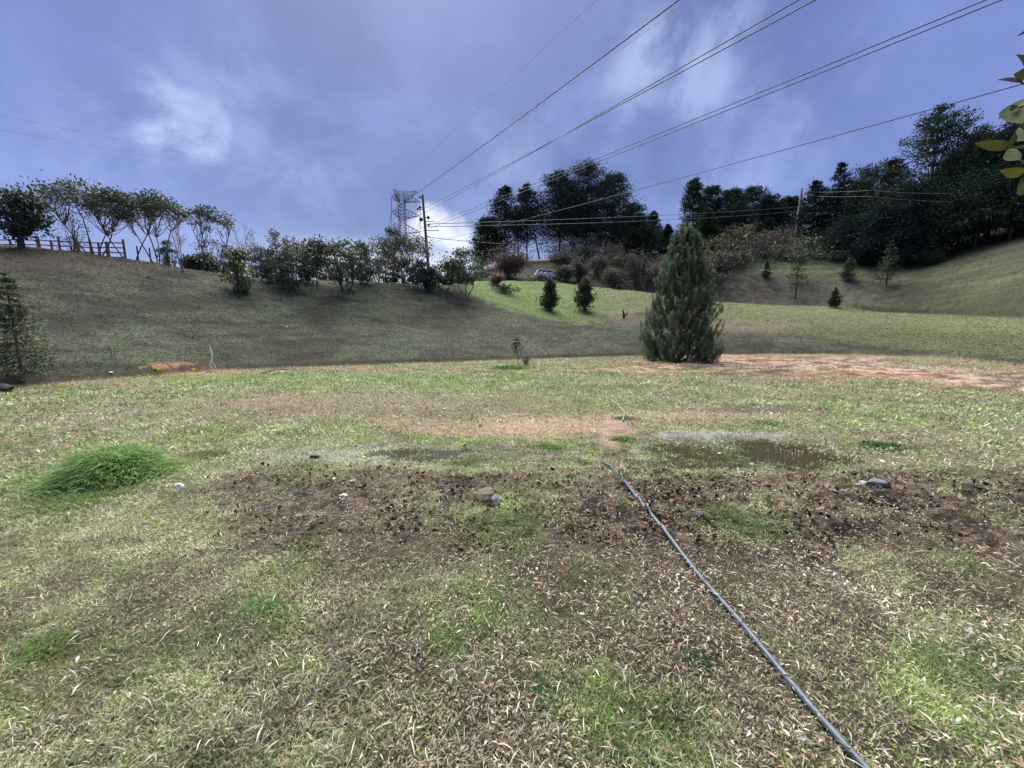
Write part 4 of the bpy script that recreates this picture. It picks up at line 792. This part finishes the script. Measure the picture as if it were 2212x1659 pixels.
# ------------------------------------------------------------------ wooden pole on the left, grey pole on the right
p = P_(929, 43); h = toph(919, 421, p); lx = (919-929)/F*43*1.0
o = thing('utility_pole', p, 'leaning brown wooden utility pole with insulators rising from the hedge beside the steel tower', 'utility pole')
a = Acc(); a.tube([[0, 0, -.3], [lx*.5, 0, h*.5], [lx, 0, h]], [.17, .145, .11], (.20, .12, .095), 12); a.build('post', M_wood, o)
def pl(py, dx): t = toph(0, py, p); return np.array([lx*t/h+dx/F*43, 0, t])
def disc(parent, c, r_, name='insulator', ax=0):
    a = Acc(); c = np.asarray(c, float)
    a.tube([c-[0, 0, r_], c-[0, 0, r_*.3], c+[0, 0, r_*.3], c+[0, 0, r_]], [r_*.4, r_, r_, r_*.35], (.09, .08, .09), 8); return a.build(name, M_rubber, parent)
for py, dx, r_ in ((426, -6, .10), (448, -8, .15), (452, -12, .12), (474, -7, .2), (470, 8, .17), (486, 8, .12)):
    c = pl(py, dx); disc(o, c, r_); a = Acc(); a.bar(pl(py, 0), c, .05, .05, (.12, .11, .11)); a.build('bracket', M_metal, o)
for y_, x_ in ((478, 20), (498, 28)): a = Acc(); a.bar(pl(y_, 1), pl(y_, x_), .06, .06, (.12, .11, .11)); a.build('spreader_bar', M_metal, o)
pL = p; L1 = p+pl(484, 4); L2 = p+pl(490, 4); L3 = p+pl(512, 2)
p = P_(1719, 95); h = toph(1722, 407, p)
o = thing('utility_pole', p, 'pale grey utility pole with a curved metal lamp arm among the shrubs on the right', 'utility pole')
a = Acc(); a.tube([[0, 0, -.5], [.18, 0, h*.5], [.35, 0, h]], [.34, .28, .20], (.36, .37, .40), 12); a.build('post', M_wood, o)
zz_ = lambda py: toph(0, py, p)
a = Acc(); a.tube([[.3, 0, zz_(452)], [1.0, 0, zz_(445)], [2.0, -.1, zz_(432)], [2.1, -.1, zz_(422)], [1.3, 0, zz_(418)], [.4, 0, zz_(420)]], .09, (.45, .46, .48), 6); a.build('curved_arm', M_metal, o)
a = Acc(); a.tube([[.3, 0, zz_(447)], [.9, -.2, zz_(446)], [1.5, -.3, zz_(447)]], [.12, .2, .05], (.5, .5, .52), 8); a.build('lamp_head', M_metal, o)
a = Acc(); a.bar([.2, -.1, zz_(456)], [-2.2, -.1, zz_(463)], .07, .07, (.4, .4, .42)); a.build('stay_bar', M_metal, o)
R1 = p+np.array([.2, -.2, zz_(447)]); R2 = p+np.array([.2, -.2, zz_(456)])
cg = 'low cables between the two utility poles'; LC = (.12, .12, .15)
wire('upper low cable strung between the brown pole and the grey pole', [L1, R1], [.35], .035, LC, cg); wire('lower low cable strung between the brown pole and the grey pole', [L2, R2], [.55], .035, LC, cg)
wire('short low cable running right from the brown pole behind the dark conifers', [L3, at(1200, 524, 110)], [.6], .035, (.08, .08, .11), cg)
wire('upper cable running from the grey pole into the right-hand wood', [p+np.array([.3, 0, zz_(414)]), at(1880, 411, 76), at(2060, 418, 66)], [.2, .2], .028, LC, 'cables entering the right-hand wood'); wire('lower cable running from the grey pole into the right-hand wood', [p+np.array([.3, 0, zz_(422)]), at(1880, 424, 76), at(2060, 436, 66)], [.2, .2], .028, LC, 'cables entering the right-hand wood')
# yellow markers on guy wires
for (x0, y0, x1, y1, dp, lab) in ((1664, 545, 1676, 521, 84, 'tilted yellow guy wire marker among the purple-grey shrubs'), (1606, 513, 1622, 501, 89, 'faded yellow guy wire marker lying between the olive shrubs')):
    a = Acc(); a.tube([at(x0, y0, dp), at(x1, y1, dp+.3)], [.10, .10], (.75, .62, .10), 6); tag(a.build('guy_marker', M_wire, origin=at(x0, y0, dp)), lab, 'marker')
p = hit(1012, 640); a = Acc(); a.tube([p+[.1, 0, -.05], p+[-.05, 0, .3], p+[-.25, 0, .62]], [.035, .03, .02], (.65, .72, .12), 6); tag(a.build('guy_marker', M_wire, origin=p), 'short yellow-green stake beside the bright green tree on the corner of the bank', 'stake')
# ------------------------------------------------------------------ wooden rail fence on the left crest
o = None
pts = [(-60, 34), (0, 33.5), (28, 33.2), (88, 32.8), (116, 32.6), (133, 32.5), (173, 32.4), (200, 32.2), (218, 32.2), (236, 32), (272, 31.8)]
base = [spot(px, dp) for px, dp in pts]
# the ground line the fence follows in the photo
o = thing('rail_fence', base[1], 'weathered wooden fence with four horizontal rails along the top of the left bank', 'fence')
WD = np.array([.22, .17, .14]); hgt = 1.55; O_ = np.array(base[1])
for i_, b0 in enumerate(base):
    a = Acc(); hh_ = hgt+(.25 if i_ in (3, 5, 7, 10) else 0); w_ = .09 if i_ % 3 else .13
    a.tube([b0-O_-[0, 0, .3], b0-O_+[.02, 0, hh_*.5], b0-O_+[0, 0, hh_]], [w_, w_*.95, w_*.85], WD*(.8+.05*i_), 7); a.build('post', M_wood, o)
for lv in range(4):
    z_ = hgt*(.25+.24*lv); a = Acc()
    for b0, b1 in zip(base[:-1], base[1:]): a.bar(b0-O_+[0, .02, z_], b1-O_+[0, .02, z_+rng.normal()*.015], .035, .085, WD)
    a.build('rail', M_wood, o)
pts = [(300, 31.8), (327, 32), (365, 32.5), (400, 33), (432, 33.5), (470, 34), (510, 35), (555, 36), (600, 37), (650, 38), (705, 39), (760, 40), (820, 42)]
base = [spot(px, dp) for px, dp in pts]; O_ = base[0]
o = thing('wire_fence', O_, 'thin dark post and wire fence continuing along the crest behind the umbrella trees', 'fence')
for b0 in base: a = Acc(); a.tube([b0-O_-[0, 0, .3], b0-O_+[0, 0, 1.35]], [.05, .045], (.06, .05, .045), 6); a.build('post', M_wood, o)
for lv in range(4):
    a = Acc()
    for b0, b1 in zip(base[:-1], base[1:]): a.tube([b0-O_+[0, 0, .3+.3*lv], b1-O_+[0, 0, .3+.3*lv]], .008, (.10, .10, .10), 4)
    a.build('wire', M_wire, o)
# ------------------------------------------------------------------ the parked car
def car():
    p = P_(1183, 69.5); p[2] = at(1183, 604, 69.5)[2]; sx = 1.03
    o = thing('parked_car', p, 'white station wagon parked behind the lawn, half hidden by grass and bushes', 'car')
    o.rotation_euler = (0, R(3), R(8)); WHT = np.array([.88, .88, .86])
    # side profile, front to the right
    body = [(-2.25, .35), (-2.3, .75), (-2.2, 1.0), (-1.0, 1.02), (.8, 1.0), (1.9, .88), (2.25, .72), (2.3, .35)]
    cab = [(-2.15, 1.0), (-1.9, 1.50), (-1.6, 1.56), (.0, 1.55), (.3, 1.50), (1.0, 1.0)]
    def ext(pr, w0, w1, col, yo=0):
        a = Acc(); n = len(pr); zmax = max(q[1] for q in pr); zmin = min(q[1] for q in pr)
        wz = [w0+(w1-w0)*(q[1]-zmin)/(zmax-zmin) for q in pr]
        Lf = np.array([[q[0], -w_, q[1]] for q, w_ in zip(pr, wz)]); Rt = Lf*[1, -1, 1]; mid = np.array([[np.mean([q[0] for q in pr]), -w0*.98, (zmin+zmax)/2]]); 
        v = np.vstack([Lf, Rt]); f = [[i, (i+1) % n, n+(i+1) % n, n+i] for i in range(n)]; a.add(v, f, col)
        for s, V in ((0, Lf), (1, Rt)):
            cpt = V.mean(0); q = np.arange(0, n, 2); a.add(np.vstack([V, cpt]), np.stack([q, (q+1) % n, (q+2) % n, np.full(len(q), n)], -1), col)
        return a
    bo = ext(body, .88, .84, WHT).build('body', M_paint, o); ext(cab, .82, .66, WHT).build('cabin', M_paint, o)
    for s in (-1, 1):
        for (x0, x1, x2, x3) in ((-1.98, -1.78, -1.28, -1.28), (-1.18, -1.18, -.42, -.42), (-.32, -.32, .28, .82)):
            a = Acc(); z0, z1 = 1.05, 1.45; yy = lambda z: (.82+(.66-.82)*(z-1.)/.56)+.012
            q = np.array([[x0, s*yy(z0), z0], [x3, s*yy(z0), z0], [x2, s*yy(z1), z1], [x1, s*yy(z1), z1]]); a.add(np.vstack([q, q-[0, s*.03, 0]]), [[0, 1, 2, 3], [4, 5, 6, 7], [0, 1, 5, 4], [1, 2, 6, 5], [2, 3, 7, 6], [3, 0, 4, 7]], (.03, .04, .045)); a.build('side_window', M_glass, o)
        for x in (-1.4, 1.4):
            a = Acc(); t = np.linspace(0, 2*np.pi, 19); a.tube(np.stack([x+.24*np.cos(t), np.full(19, s*.84), .30+.24*np.sin(t)], -1), .09, (.03, .03, .03), 8); wo = a.build('tyre', M_rubber, o)
            a = Acc(); a.tube([[x, s*.80, .30], [x, s*.88, .30]], [.19, .19], (.4, .4, .42), 12); a.build('rim', M_metal, wo)
        a = Acc(); a.box((2.24, s*.62, .72), (.04, .16, .07), (.8, .8, .75)); a.build('headlight', M_glass, o)
        a = Acc(); a.box((.75, s*.95, 1.08), (.06, .09, .06), WHT); a.build('side_mirror', M_paint, o)
    a = Acc(); a.add([[.35, -.62, 1.49], [.35, .62, 1.49], [1.02, .76, 1.03], [1.02, -.76, 1.03]], [[0, 1, 2, 3]], (.04, .05, .055)); g_ = a; v = g_.v[0]; g_.v[0] = v+[.02, 0, .02]; g_.add(v+[-.01, 0, -.01], [[3, 2, 1, 0]], (.04, .05, .055)); g_.build('windscreen', M_glass, o)
    return o
car()
# ------------------------------------------------------------------ irrigation hose
hp = [(1990, 1800), (1900, 1708), (1855, 1659), (1780, 1573), (1690, 1462), (1600, 1352), (1510, 1250), (1445, 1170), (1385, 1088), (1343, 1034), (1322, 1015), (1306, 1004), (1299, 994), (1299, 984)]
P = []
for (px, py) in hp:
    if py > 1640: q = plane(px, py, ground(*plane(px, py, -1.6)[:2]))
    else: q = hit(px, py)
    q = np.array(q, float); P.append(q)
P = np.array(P)
def resample(P, n):
    P = np.asarray(P, float); s = np.r_[0, np.cumsum(np.linalg.norm(np.diff(P, axis=0), axis=1))]; u = np.linspace(0, s[-1], n)
    Q = np.stack([np.interp(u, s, P[:, i]) for i in range(3)], -1)
    ker = np.exp(-np.linspace(-2, 2, 11)**2); ker /= ker.sum(); Q2 = np.stack([np.convolve(np.r_[np.repeat(Q[:1, i], 5), Q[:, i], np.repeat(Q[-1:, i], 5)], ker, 'valid') for i in range(3)], -1); return Q2
Q = resample(P, 150); zg = H(Q[:, 0], Q[:, 1]); zs_ = np.convolve(np.r_[np.repeat(zg[:1], 14), zg, np.repeat(zg[-1:], 14)], np.ones(29)/29, 'valid'); Q[:, 2] = np.maximum(zs_, zg-.012)+.022
Q[-1, 2] -= .05
far_ = [hit(1300, 983), hit(1345, 912), hit(1350, 893), hit(1338, 880), hit(1322, 868), hit(1300, 857)]
a = Acc(); a.tube(Q, .0155, (.060, .080, .112), 12)
o = a.build('irrigation_hose', M_hose, origin=Q[0], smooth=True); tag(o, 'long blue-grey plastic irrigation hose running across the bank from the bottom right to the puddles', 'hose')
a = Acc(); Q = resample(far_[1:], 60); Q[:, 2] = H(Q[:, 0], Q[:, 1])+.02; a.tube(Q, .016, (.26, .25, .24), 6); tag(a.build('thin_pipe', M_hose, origin=Q[0], smooth=True), 'thin grey pipe end curving over the grass beyond the puddles', 'pipe')
# ------------------------------------------------------------------ stones and clods
def rock(px, py, r_, label, col, seed, name='rock', sq=(1, .8, .6), cat='rock', group=None):
    p = hit(px, py) if py < 1600 else plane(px, py, -1.6); rr_ = np.random.default_rng(seed)
    import bmesh
    bm = bmesh.new(); bmesh.ops.create_icosphere(bm, subdivisions=3, radius=1); me = bpy.data.meshes.new(name)
    ph = rr_.normal(size=(7, 3)); 
    pls = nrm(rr_.normal(size=(9, 3)))
    for v in bm.verts:
        c = np.array(v.co); s = 1+.10*sum(math.sin(3*float(c@k)+i) for i, k in enumerate(ph))/2.5
        d = (pls@c).max(); s *= .72/max(d, .72) if d > .72 else 1
        c = c*s*r_*np.array(sq); v.co = c
    bm.to_mesh(me); bm.free()
    ca = me.color_attributes.new('Col', 'FLOAT_COLOR', 'POINT'); ca.data.foreach_set('color', np.tile(np.r_[col, 1.], len(me.vertices)).astype(np.float32))
    me.materials.append(M_stone); o = bpy.data.objects.new(name, me); COL.objects.link(o); o.location = p+np.array([0, 0, r_*sq[2]*.35]); o.rotation_euler = (0, 0, rr_.random()*6); tag(o, label, cat, group)
rock(388, 1053, .060, 'bluish white stone lying right of the tall grass clump', (.55, .57, .62), 1)
rock(741, 1075, .052, 'cream white stone at the left end of the dark soil', (.72, .70, .62), 2, sq=(1, .7, .7))
rock(1052, 1078, .13, 'brown rounded rock half buried in grass in the middle of the bank', (.16, .13, .10), 3)
rock(1073, 1084, .085, 'greenish grey rock touching the brown rounded rock', (.17, .18, .15), 4)
rock(1893, 1049, .09, 'flat dark grey rock on the crest of the bank at the right', (.16, .165, .18), 5, sq=(1.3, .8, .45))
rock(1866, 1050, .07, 'pale lavender stone beside the flat dark grey rock', (.42, .40, .45), 6)
rock(722, 1036, .028, 'small white pebble on the dark soil above the cream white stone', (.7, .7, .7), 7)
rock(762, 1041, .035, 'flat pale stone on the dark soil near the small white pebble', (.50, .46, .40), 8)
rock(680, 990, .07, 'dark clod of soil on the top edge of the left dark soil', (.06, .045, .035), 9)
rock(1537, 1050, .05, 'dark stone sitting in the soil just right of the hose', (.09, .09, .09), 10)
rock(1512, 1116, .055, 'dark stone under the right side of the hose', (.085, .09, .10), 11)
rock(8, 846, .28, 'dark round boulder at the left edge below the drooping conifer', (.035, .035, .035), 12)
rock(1750, 889, .05, 'small white pebble lying on the grass behind the right puddle', (.7, .7, .68), 13)
rock(961, 884, .05, 'white pebble on the brown strip left of centre', (.75, .75, .72), 14)
rock(620, 707, .08, 'tiny white speck of stone halfway up the left bank', (.8, .8, .75), 15)
rock(1625, 1006, .05, 'tan stone at the water edge of the right puddle', (.34, .26, .19), 16)
rock(240, 806, .07, 'white stone on the red earth under the left bank', (.7, .7, .66), 17)
for i_, (px, py, s_, lab) in enumerate(((345, 801, .10, 'larger yellow-green weed on the red earth under the left bank'), (418, 801, .07, 'smaller yellow-green weed near the white forked stick'))):
    p = hit(px, py); a = Acc(); r = np.random.default_rng(i_); m = 40; a.leaves(r.normal(size=(m, 3))*[s_*1.2, s_, s_*.4]+[0, 0, s_*.5], r.normal(size=(m, 3))+[0, 0, 1], s_*.9, s_*.6, (.62, .62, .12), r=r); tag(a.build('weed', M_leaf, origin=p, local=True), lab, 'weed')
# ------------------------------------------------------------------ tufts, clumps, litter
def tuft(px, py, wd, ht, n, label, c0, c1, seed, name='grass_clump', depthk=.7, bw=.006, group=None, mound=0, shape=None):
    p = hit(px, py) if py < 1600 else plane(px, py, -1.6); r = np.random.default_rng(seed); a = Acc()
    x = r.normal(size=n)*wd*.5*.5; y = r.normal(size=n)*wd*.5*.5*depthk
    q = np.exp(-((x/(wd*.5))**2+(y/(wd*.5*depthk))**2)); z = H(p[0]+x, p[1]+y)-p[2]+mound*q**2*r.random(n)**.3
    L_ = ht*(.35+.65*q)*r.uniform(.4, 1.2, n); out = np.stack([x/wd, y/wd, np.zeros(n)], -1)*.5+r.normal(size=(n, 3))*[.6, .6, 0]; D = out+[0, 0, .95]; D = nrm(D)
    P0 = np.stack([x, y, z-.01], -1); sd = nrm(np.cross(D, r.normal(size=(n, 3)))); W_ = (bw*r.uniform(.6, 1.4, n))[:, None]; L_ = L_[:, None]; hor = nrm(D*[1, 1, 0]+1e-6)
    m1 = P0+D*L_*.4; m2 = m1+(D*.8+hor*.35)*L_*.35; tp = m2+(D*.25+hor*.9-[0, 0, .25])*L_*.35
    k = r.random((n, 1)); c = (np.array(c0)*(1-k)+np.array(c1)*k)*r.uniform(.7, 1.3, (n, 1)); st = r.random(n) < .06; c[st] = [.42, .40, .22]
    for A, B, w0, w1 in ((P0, m1, .8, 1.), (m1, m2, 1., .75), (m2, tp, .75, .05)):
        v = np.stack([A-sd*W_*w0*.5, A+sd*W_*w0*.5, B+sd*W_*w1*.5, B-sd*W_*w1*.5], 1); a.add(v.reshape(-1, 3), np.arange(n*4).reshape(-1, 4), np.repeat(c, 4, 0))
    tag(a.build(name, M_grass, origin=p, local=True), label, 'grass clump', group)
tuft(248, 1035, .98, .33, 12000, 'large tall clump of bright green grass at the left of the bank', (.13, .25, .07), (.30, .45, .16), 1, depthk=.8, bw=.009, mound=.20)
tuft(170, 1085, .9, .13, 2200, 'lower pale fringe of grass in front of the large bright clump', (.12, .20, .06), (.22, .31, .10), 2, bw=.007)
tuft(1912, 968, .62, .12, 900, 'dark green leafy clump on the wet grass at the right', (.05, .11, .03), (.09, .18, .05), 3, bw=.022)
tuft(1665, 915, .9, .07, 900, 'pale green low clump at the back edge of the right puddle', (.13, .2, .06), (.2, .28, .1), 4, bw=.014)
tuft(1190, 968, .5, .09, 500, 'small bright green clump standing in the wet mud', (.08, .2, .04), (.14, .28, .06), 5, bw=.013)
tuft(1350, 905, .6, .07, 600, 'green clump at the head of the pinkish track', (.07, .14, .04), (.12, .2, .06), 6, bw=.013)
tuft(1345, 950, .5, .08, 500, 'green clump along the left side of the pinkish track', (.08, .18, .04), (.13, .25, .05), 7, bw=.012)
tuft(1100, 797, 1.4, .28, 1500, 'bright green mound of grass at the far edge of the field below the slender sapling', (.08, .18, .035), (.13, .25, .06), 8, bw=.03)
tuft(1600, 1125, .75, .10, 2600, 'spreading green grass patch on the dark soil right of the hose', (.13, .19, .08), (.27, .33, .15), 9, bw=.005)
tuft(1085, 1140, .7, .10, 2600, 'green grass patch beside the brown rounded rock', (.13, .18, .08), (.26, .31, .14), 10, bw=.005)
tuft(565, 1315, .28, .09, 700, 'fine bright green tuft in the left foreground', (.12, .24, .08), (.22, .36, .14), 11, bw=.0035)
tuft(1505, 1425, .16, .06, 900, 'small blue-green feathery tuft left of the hose', (.06, .13, .06), (.10, .19, .09), 12, bw=.003)
tuft(1175, 1500, .17, .05, 900, 'small blue-green feathery tuft in the middle foreground', (.06, .13, .06), (.10, .19, .09), 13, bw=.003)
tuft(1345, 1030+60, .07, .10, 60, 'thin upright grass sprig left of the hose', (.12, .2, .05), (.2, .3, .08), 14, bw=.004)
tuft(1000, 1010, .5, .13, 1200, 'green clump on the crest of the bank left of centre', (.09, .15, .04), (.19, .25, .08), 15, bw=.005)
tuft(2080, 1440, .6, .06, 3600, 'wide green patch of finer grass at the lower right', (.13, .20, .07), (.24, .32, .13), 16, bw=.0045)
tuft(440, 985, .6, .12, 1500, 'pale grass fringe between the large bright clump and the dark soil', (.14, .18, .06), (.24, .28, .12), 17, bw=.006)
tuft(100, 1400, .3, .09, 900, 'light green tuft near the left edge of the foreground', (.12, .2, .05), (.22, .3, .1), 18, bw=.004)
# leaf litter and broken bits
def litter(name, label, n, d0, d1, L0, L1, asp, cols, prob, seed, cat='leaves', up=.25, mt=M_dry, zoff=.022):
    r = np.random.default_rng(seed); az_ = r.uniform(-1.12, 1.12, n); D = np.exp(r.uniform(math.log(d0), math.log(d1), n)); x = D*np.sin(az_); y = D*np.cos(az_); z = H(x, y); px, py = proj(x, y, z)
    k = r.random(n) < prob(px, py, x, y, D); x, y, z = x[k], y[k], z[k]; n = len(x); cols = np.array(cols); a = Acc(); th = r.random(n)*6.283
    D_ = np.stack([np.cos(th), np.sin(th), r.normal(size=n)*up], -1); L_ = r.uniform(L0, L1, n)
    P0 = np.stack([x, y, z+zoff+r.random(n)*zoff], -1); D_ = nrm(D_); sd = nrm(np.cross(D_, np.array([0, 0, 1.])+r.normal(size=(n, 3))*.45)); W_ = (L_*asp*r.uniform(.6, 1.4, n))[:, None]; L_ = L_[:, None]; c = cols[r.integers(0, len(cols), n)]*r.uniform(.7, 1.25, (n, 1))
    nz = np.cross(sd, D_)*L_*.12; mid = P0+D_*L_*.5
    v = np.stack([P0, mid-sd*W_*.5+nz, mid+nz*.4, mid+sd*W_*.5+nz, P0+D_*L_], 1); i = np.arange(n)[:, None]*5
    a.add(v.reshape(-1, 3), np.concatenate([i+[[0, 1, 2, 2]], i+[[0, 2, 3, 3]], i+[[1, 4, 2, 2]], i+[[2, 4, 3, 3]]]) if 0 else np.concatenate([i+[[0, 1, 4, 2]], i+[[0, 2, 4, 3]]]), np.repeat(c, 5, 0))
    tag(a.build(name, mt), label, cat, kind='stuff')
zr = lambda px, py: np.interp(px, [0, 900, 1350, 1700, 2212], [.04, .12, .35, .9, 1.])
litter('leaf_litter', 'pinkish and tan dry leaves and bark bits scattered over the right foreground', 42000, 1.2, 6, .010, .045, .26, [[.50, .38, .33], [.30, .20, .16], [.46, .42, .36], [.46, .36, .30], [.52, .50, .48], [.24, .17, .12]], lambda px, py, x, y, D: zr(px, py)*sst(fbm(x, y, .4, 5), .42, .56)*(py > 1020)*(D < 6)*sst(D, 1.2, 2.4), 1)
litter('mulch', 'brown dry clippings and shredded leaves matted on the bank', 120000, 1.15, 7.5, .008, .034, .22, [[.32, .25, .18], [.22, .16, .12], [.44, .37, .28], [.14, .10, .075], [.52, .47, .38], [.34, .25, .19], [.28, .30, .16]], lambda px, py, x, y, D: np.clip(zone_brown(px, py, x, y)+.8*np.clip(zone_berm(px, py, D), 0, 1), 0, 1)*np.where(D < 8, .9, 0), 7, 'dry clippings', up=.45, zoff=.016)
litter('twig_litter', 'short pale twigs and stalks scattered in the foreground grass', 5000, 1.1, 7, .02, .09, .06, [[.62, .58, .48], [.45, .38, .28], [.72, .70, .62]], lambda px, py, x, y, D: .75*(py > 1000), 2, 'twigs', up=.35)
litter('clover_leaves', 'small round yellow-green weed leaves low in the foreground grass', 6000, 1.1, 6, .010, .022, .8, [[.14, .20, .05], [.18, .23, .07], [.24, .25, .07], [.12, .18, .05]], lambda px, py, x, y, D: sst(fbm(x, y, .35, 9), .55, .66)*(py > 1060), 3, 'weeds', mt=M_leaf)
litter('yellow_leaves', 'few bright yellow leaves in the middle of the foreground', 500, 1.5, 3.5, .012, .03, .6, [[.60, .42, .06], [.50, .42, .08]], lambda px, py, x, y, D: .25*np.maximum(ell(px, py, 960, 1330, 130, 80), .5*ell(px, py, 1980, 1280, 150, 50))*(fbm(x, y, .2, 3) > .5), 4, 'yellow leaves', mt=M_leaf)
litter('soil_crumbs', 'loose dark crumbs of soil on the face of the bank', 40000, 2.6, 7.5, .012, .06, .8, [[.075, .048, .034], [.11, .07, .045], [.05, .035, .026], [.17, .11, .07]], lambda px, py, x, y, D: np.clip(zone_berm(px, py, D), 0, 1)*sst(fbm(x, y, .3, 14), .35, .55), 5, 'soil', up=.7, mt=M_bark, zoff=.004)
litter('gravel', 'small pale stones strewn over the red earth strip and the field', 5000, 6, 32, .03, .09, .8, [[.55, .45, .38], [.62, .60, .56], [.42, .28, .2]], lambda px, py, x, y, D: .03+.8*ell(px, py, 1850, 800, 480, 26), 6, 'gravel', up=.4, mt=M_stone)
# ------------------------------------------------------------------ shrub beside the photographer, its leaves reaching in from the right
M_sleaf = mat('shrub_leaf', .7, .12, .12, .2, 30)
def side_shrub():
    root = np.array([1.98, 1.05, ground(1.98, 1.05)]); o = thing('leafy_shrub', root, 'shrub with large yellow-green oval leaves reaching in at the right edge', 'shrub')
    tr = Acc(); tipP = {}
    tr.tube(path((0, 0, -.1), (-.05, .05, 2.6), (.15, 0, 0), 10), np.linspace(.035, .012, 10), (.16, .13, .09), 8)
    YG = (.09, .11, .04); YL = (.17, .155, .03); GG = (.07, .095, .045); PU = (.11, .075, .10)
    lf = [((2190, 318), (2106, 310), YL, YG, .40), ((2176, 318), (2192, 284), GG, GG, .36), ((2214, 372), (2160, 368), YL, YL, .30), ((2204, 345), (2182, 318), YG, GG, .55), ((2206, 178), (2156, 172), PU, PU, .20), ((2215, 168), (2190, 160), GG, GG, .4),
          ((2206, 268), (2216, 212), GG, GG, .50), ((2196, 232), (2184, 227), GG, GG, .4), ((2218, 150), (2196, 118), GG, PU, .25), ((2222, 66), (2198, 78), PU, PU, .3), ((2230, 300), (2200, 276), GG, YG, .4), ((2236, 400), (2205, 385), YG, YG, .4), ((2260, 330), (2225, 350), YG, GG, .4), ((2250, 220), (2222, 240), GG, GG, .4)]
    dpt = 1.08; hubs = []
    for hy in (95, 190, 300, 375):
        hb = at(2262, hy, dpt)-root; b0 = np.array([0, .02, hb[2]-.28]); tr.tube(path(b0, hb, (0, 0, -.05), 7), np.linspace(.014, .007, 7), (.19, .18, .10), 7); hubs.append(hb)
    hubs = np.array(hubs)
    def leaf(b_, t_, c0, c1, asp, bow, parts=9):
        v = t_-b_; L_ = np.linalg.norm(v); D = v/L_; cam_ = nrm(-(b_+t_)/2); sd = nrm(np.cross(D, cam_)); up = np.cross(sd, D)
        s = np.linspace(0, 1, parts); w_ = np.sin(np.pi*s**.85)**.8*L_*asp*.42; w_[0] = w_[-1] = .001
        cen = b_+v*s[:, None]+sd*(np.sin(np.pi*s)*bow*L_)[:, None]
        V = np.stack([cen-sd*w_[:, None]+up*w_[:, None]*.35, cen, cen+sd*w_[:, None]+up*w_[:, None]*.35], 1).reshape(-1, 3)
        f = []; 
        for i in range(parts-1): f += [[3*i, 3*i+3, 3*i+4, 3*i+1], [3*i+1, 3*i+4, 3*i+5, 3*i+2]]
        c = np.repeat(np.array(c1)*(1-s[:, None])+np.array(c0)*s[:, None], 3, 0); return V, f, c
    for i, (b_, t_, c0, c1, asp) in enumerate(lf):
        B = at(*b_, dpt+.03*math.sin(i*3)); T_ = at(*t_, dpt+.05*math.cos(i*2)); V, f, c = leaf(B, T_, c0, c1, asp, .12*math.sin(i*1.7))
        A = Acc(); A.add(V-root, f, c); A.build('leaf', M_sleaf, o, smooth=True)
        j = hubs[np.argmin(np.abs(hubs[:, 2]-(B[2]-root[2])))]; tr.tube(path(j, B-root, [.01, 0, -.015], 6), np.linspace(.005, .002, 6), (.22, .25, .10), 6)
    r = np.random.default_rng(77); A = Acc()
    for k in range(70):
        zt = r.uniform(.9, 2.55); e = np.array([r.uniform(-.25, .45), r.uniform(-.45, .3), zt]); qx, _ = proj(*(e+root))
        if qx < 2330: continue
        tr.tube(path((0, .02, zt-.22), e, (0, 0, -.04), 6), np.linspace(.007, .003, 6), (.19, .19, .10), 5)
        for q in range(6):
            D = nrm(r.normal(size=3)+nrm(e-[0, 0, zt])*.8); s0 = e-nrm(e-[0, 0, zt-.2])*r.uniform(0, .10)+root; qx2, _ = proj(*(s0+D*.1))
            if qx2 < 2230: continue
            V, f, c = leaf(s0, s0+D*r.uniform(.06, .10), (GG, YG, YL)[r.integers(0, 3)], GG, .4, .08, 6); A.add(V-root, f, c)
    A.build('foliage', M_sleaf, o, smooth=True); tr.build('stems', M_bark, o)
side_shrub()
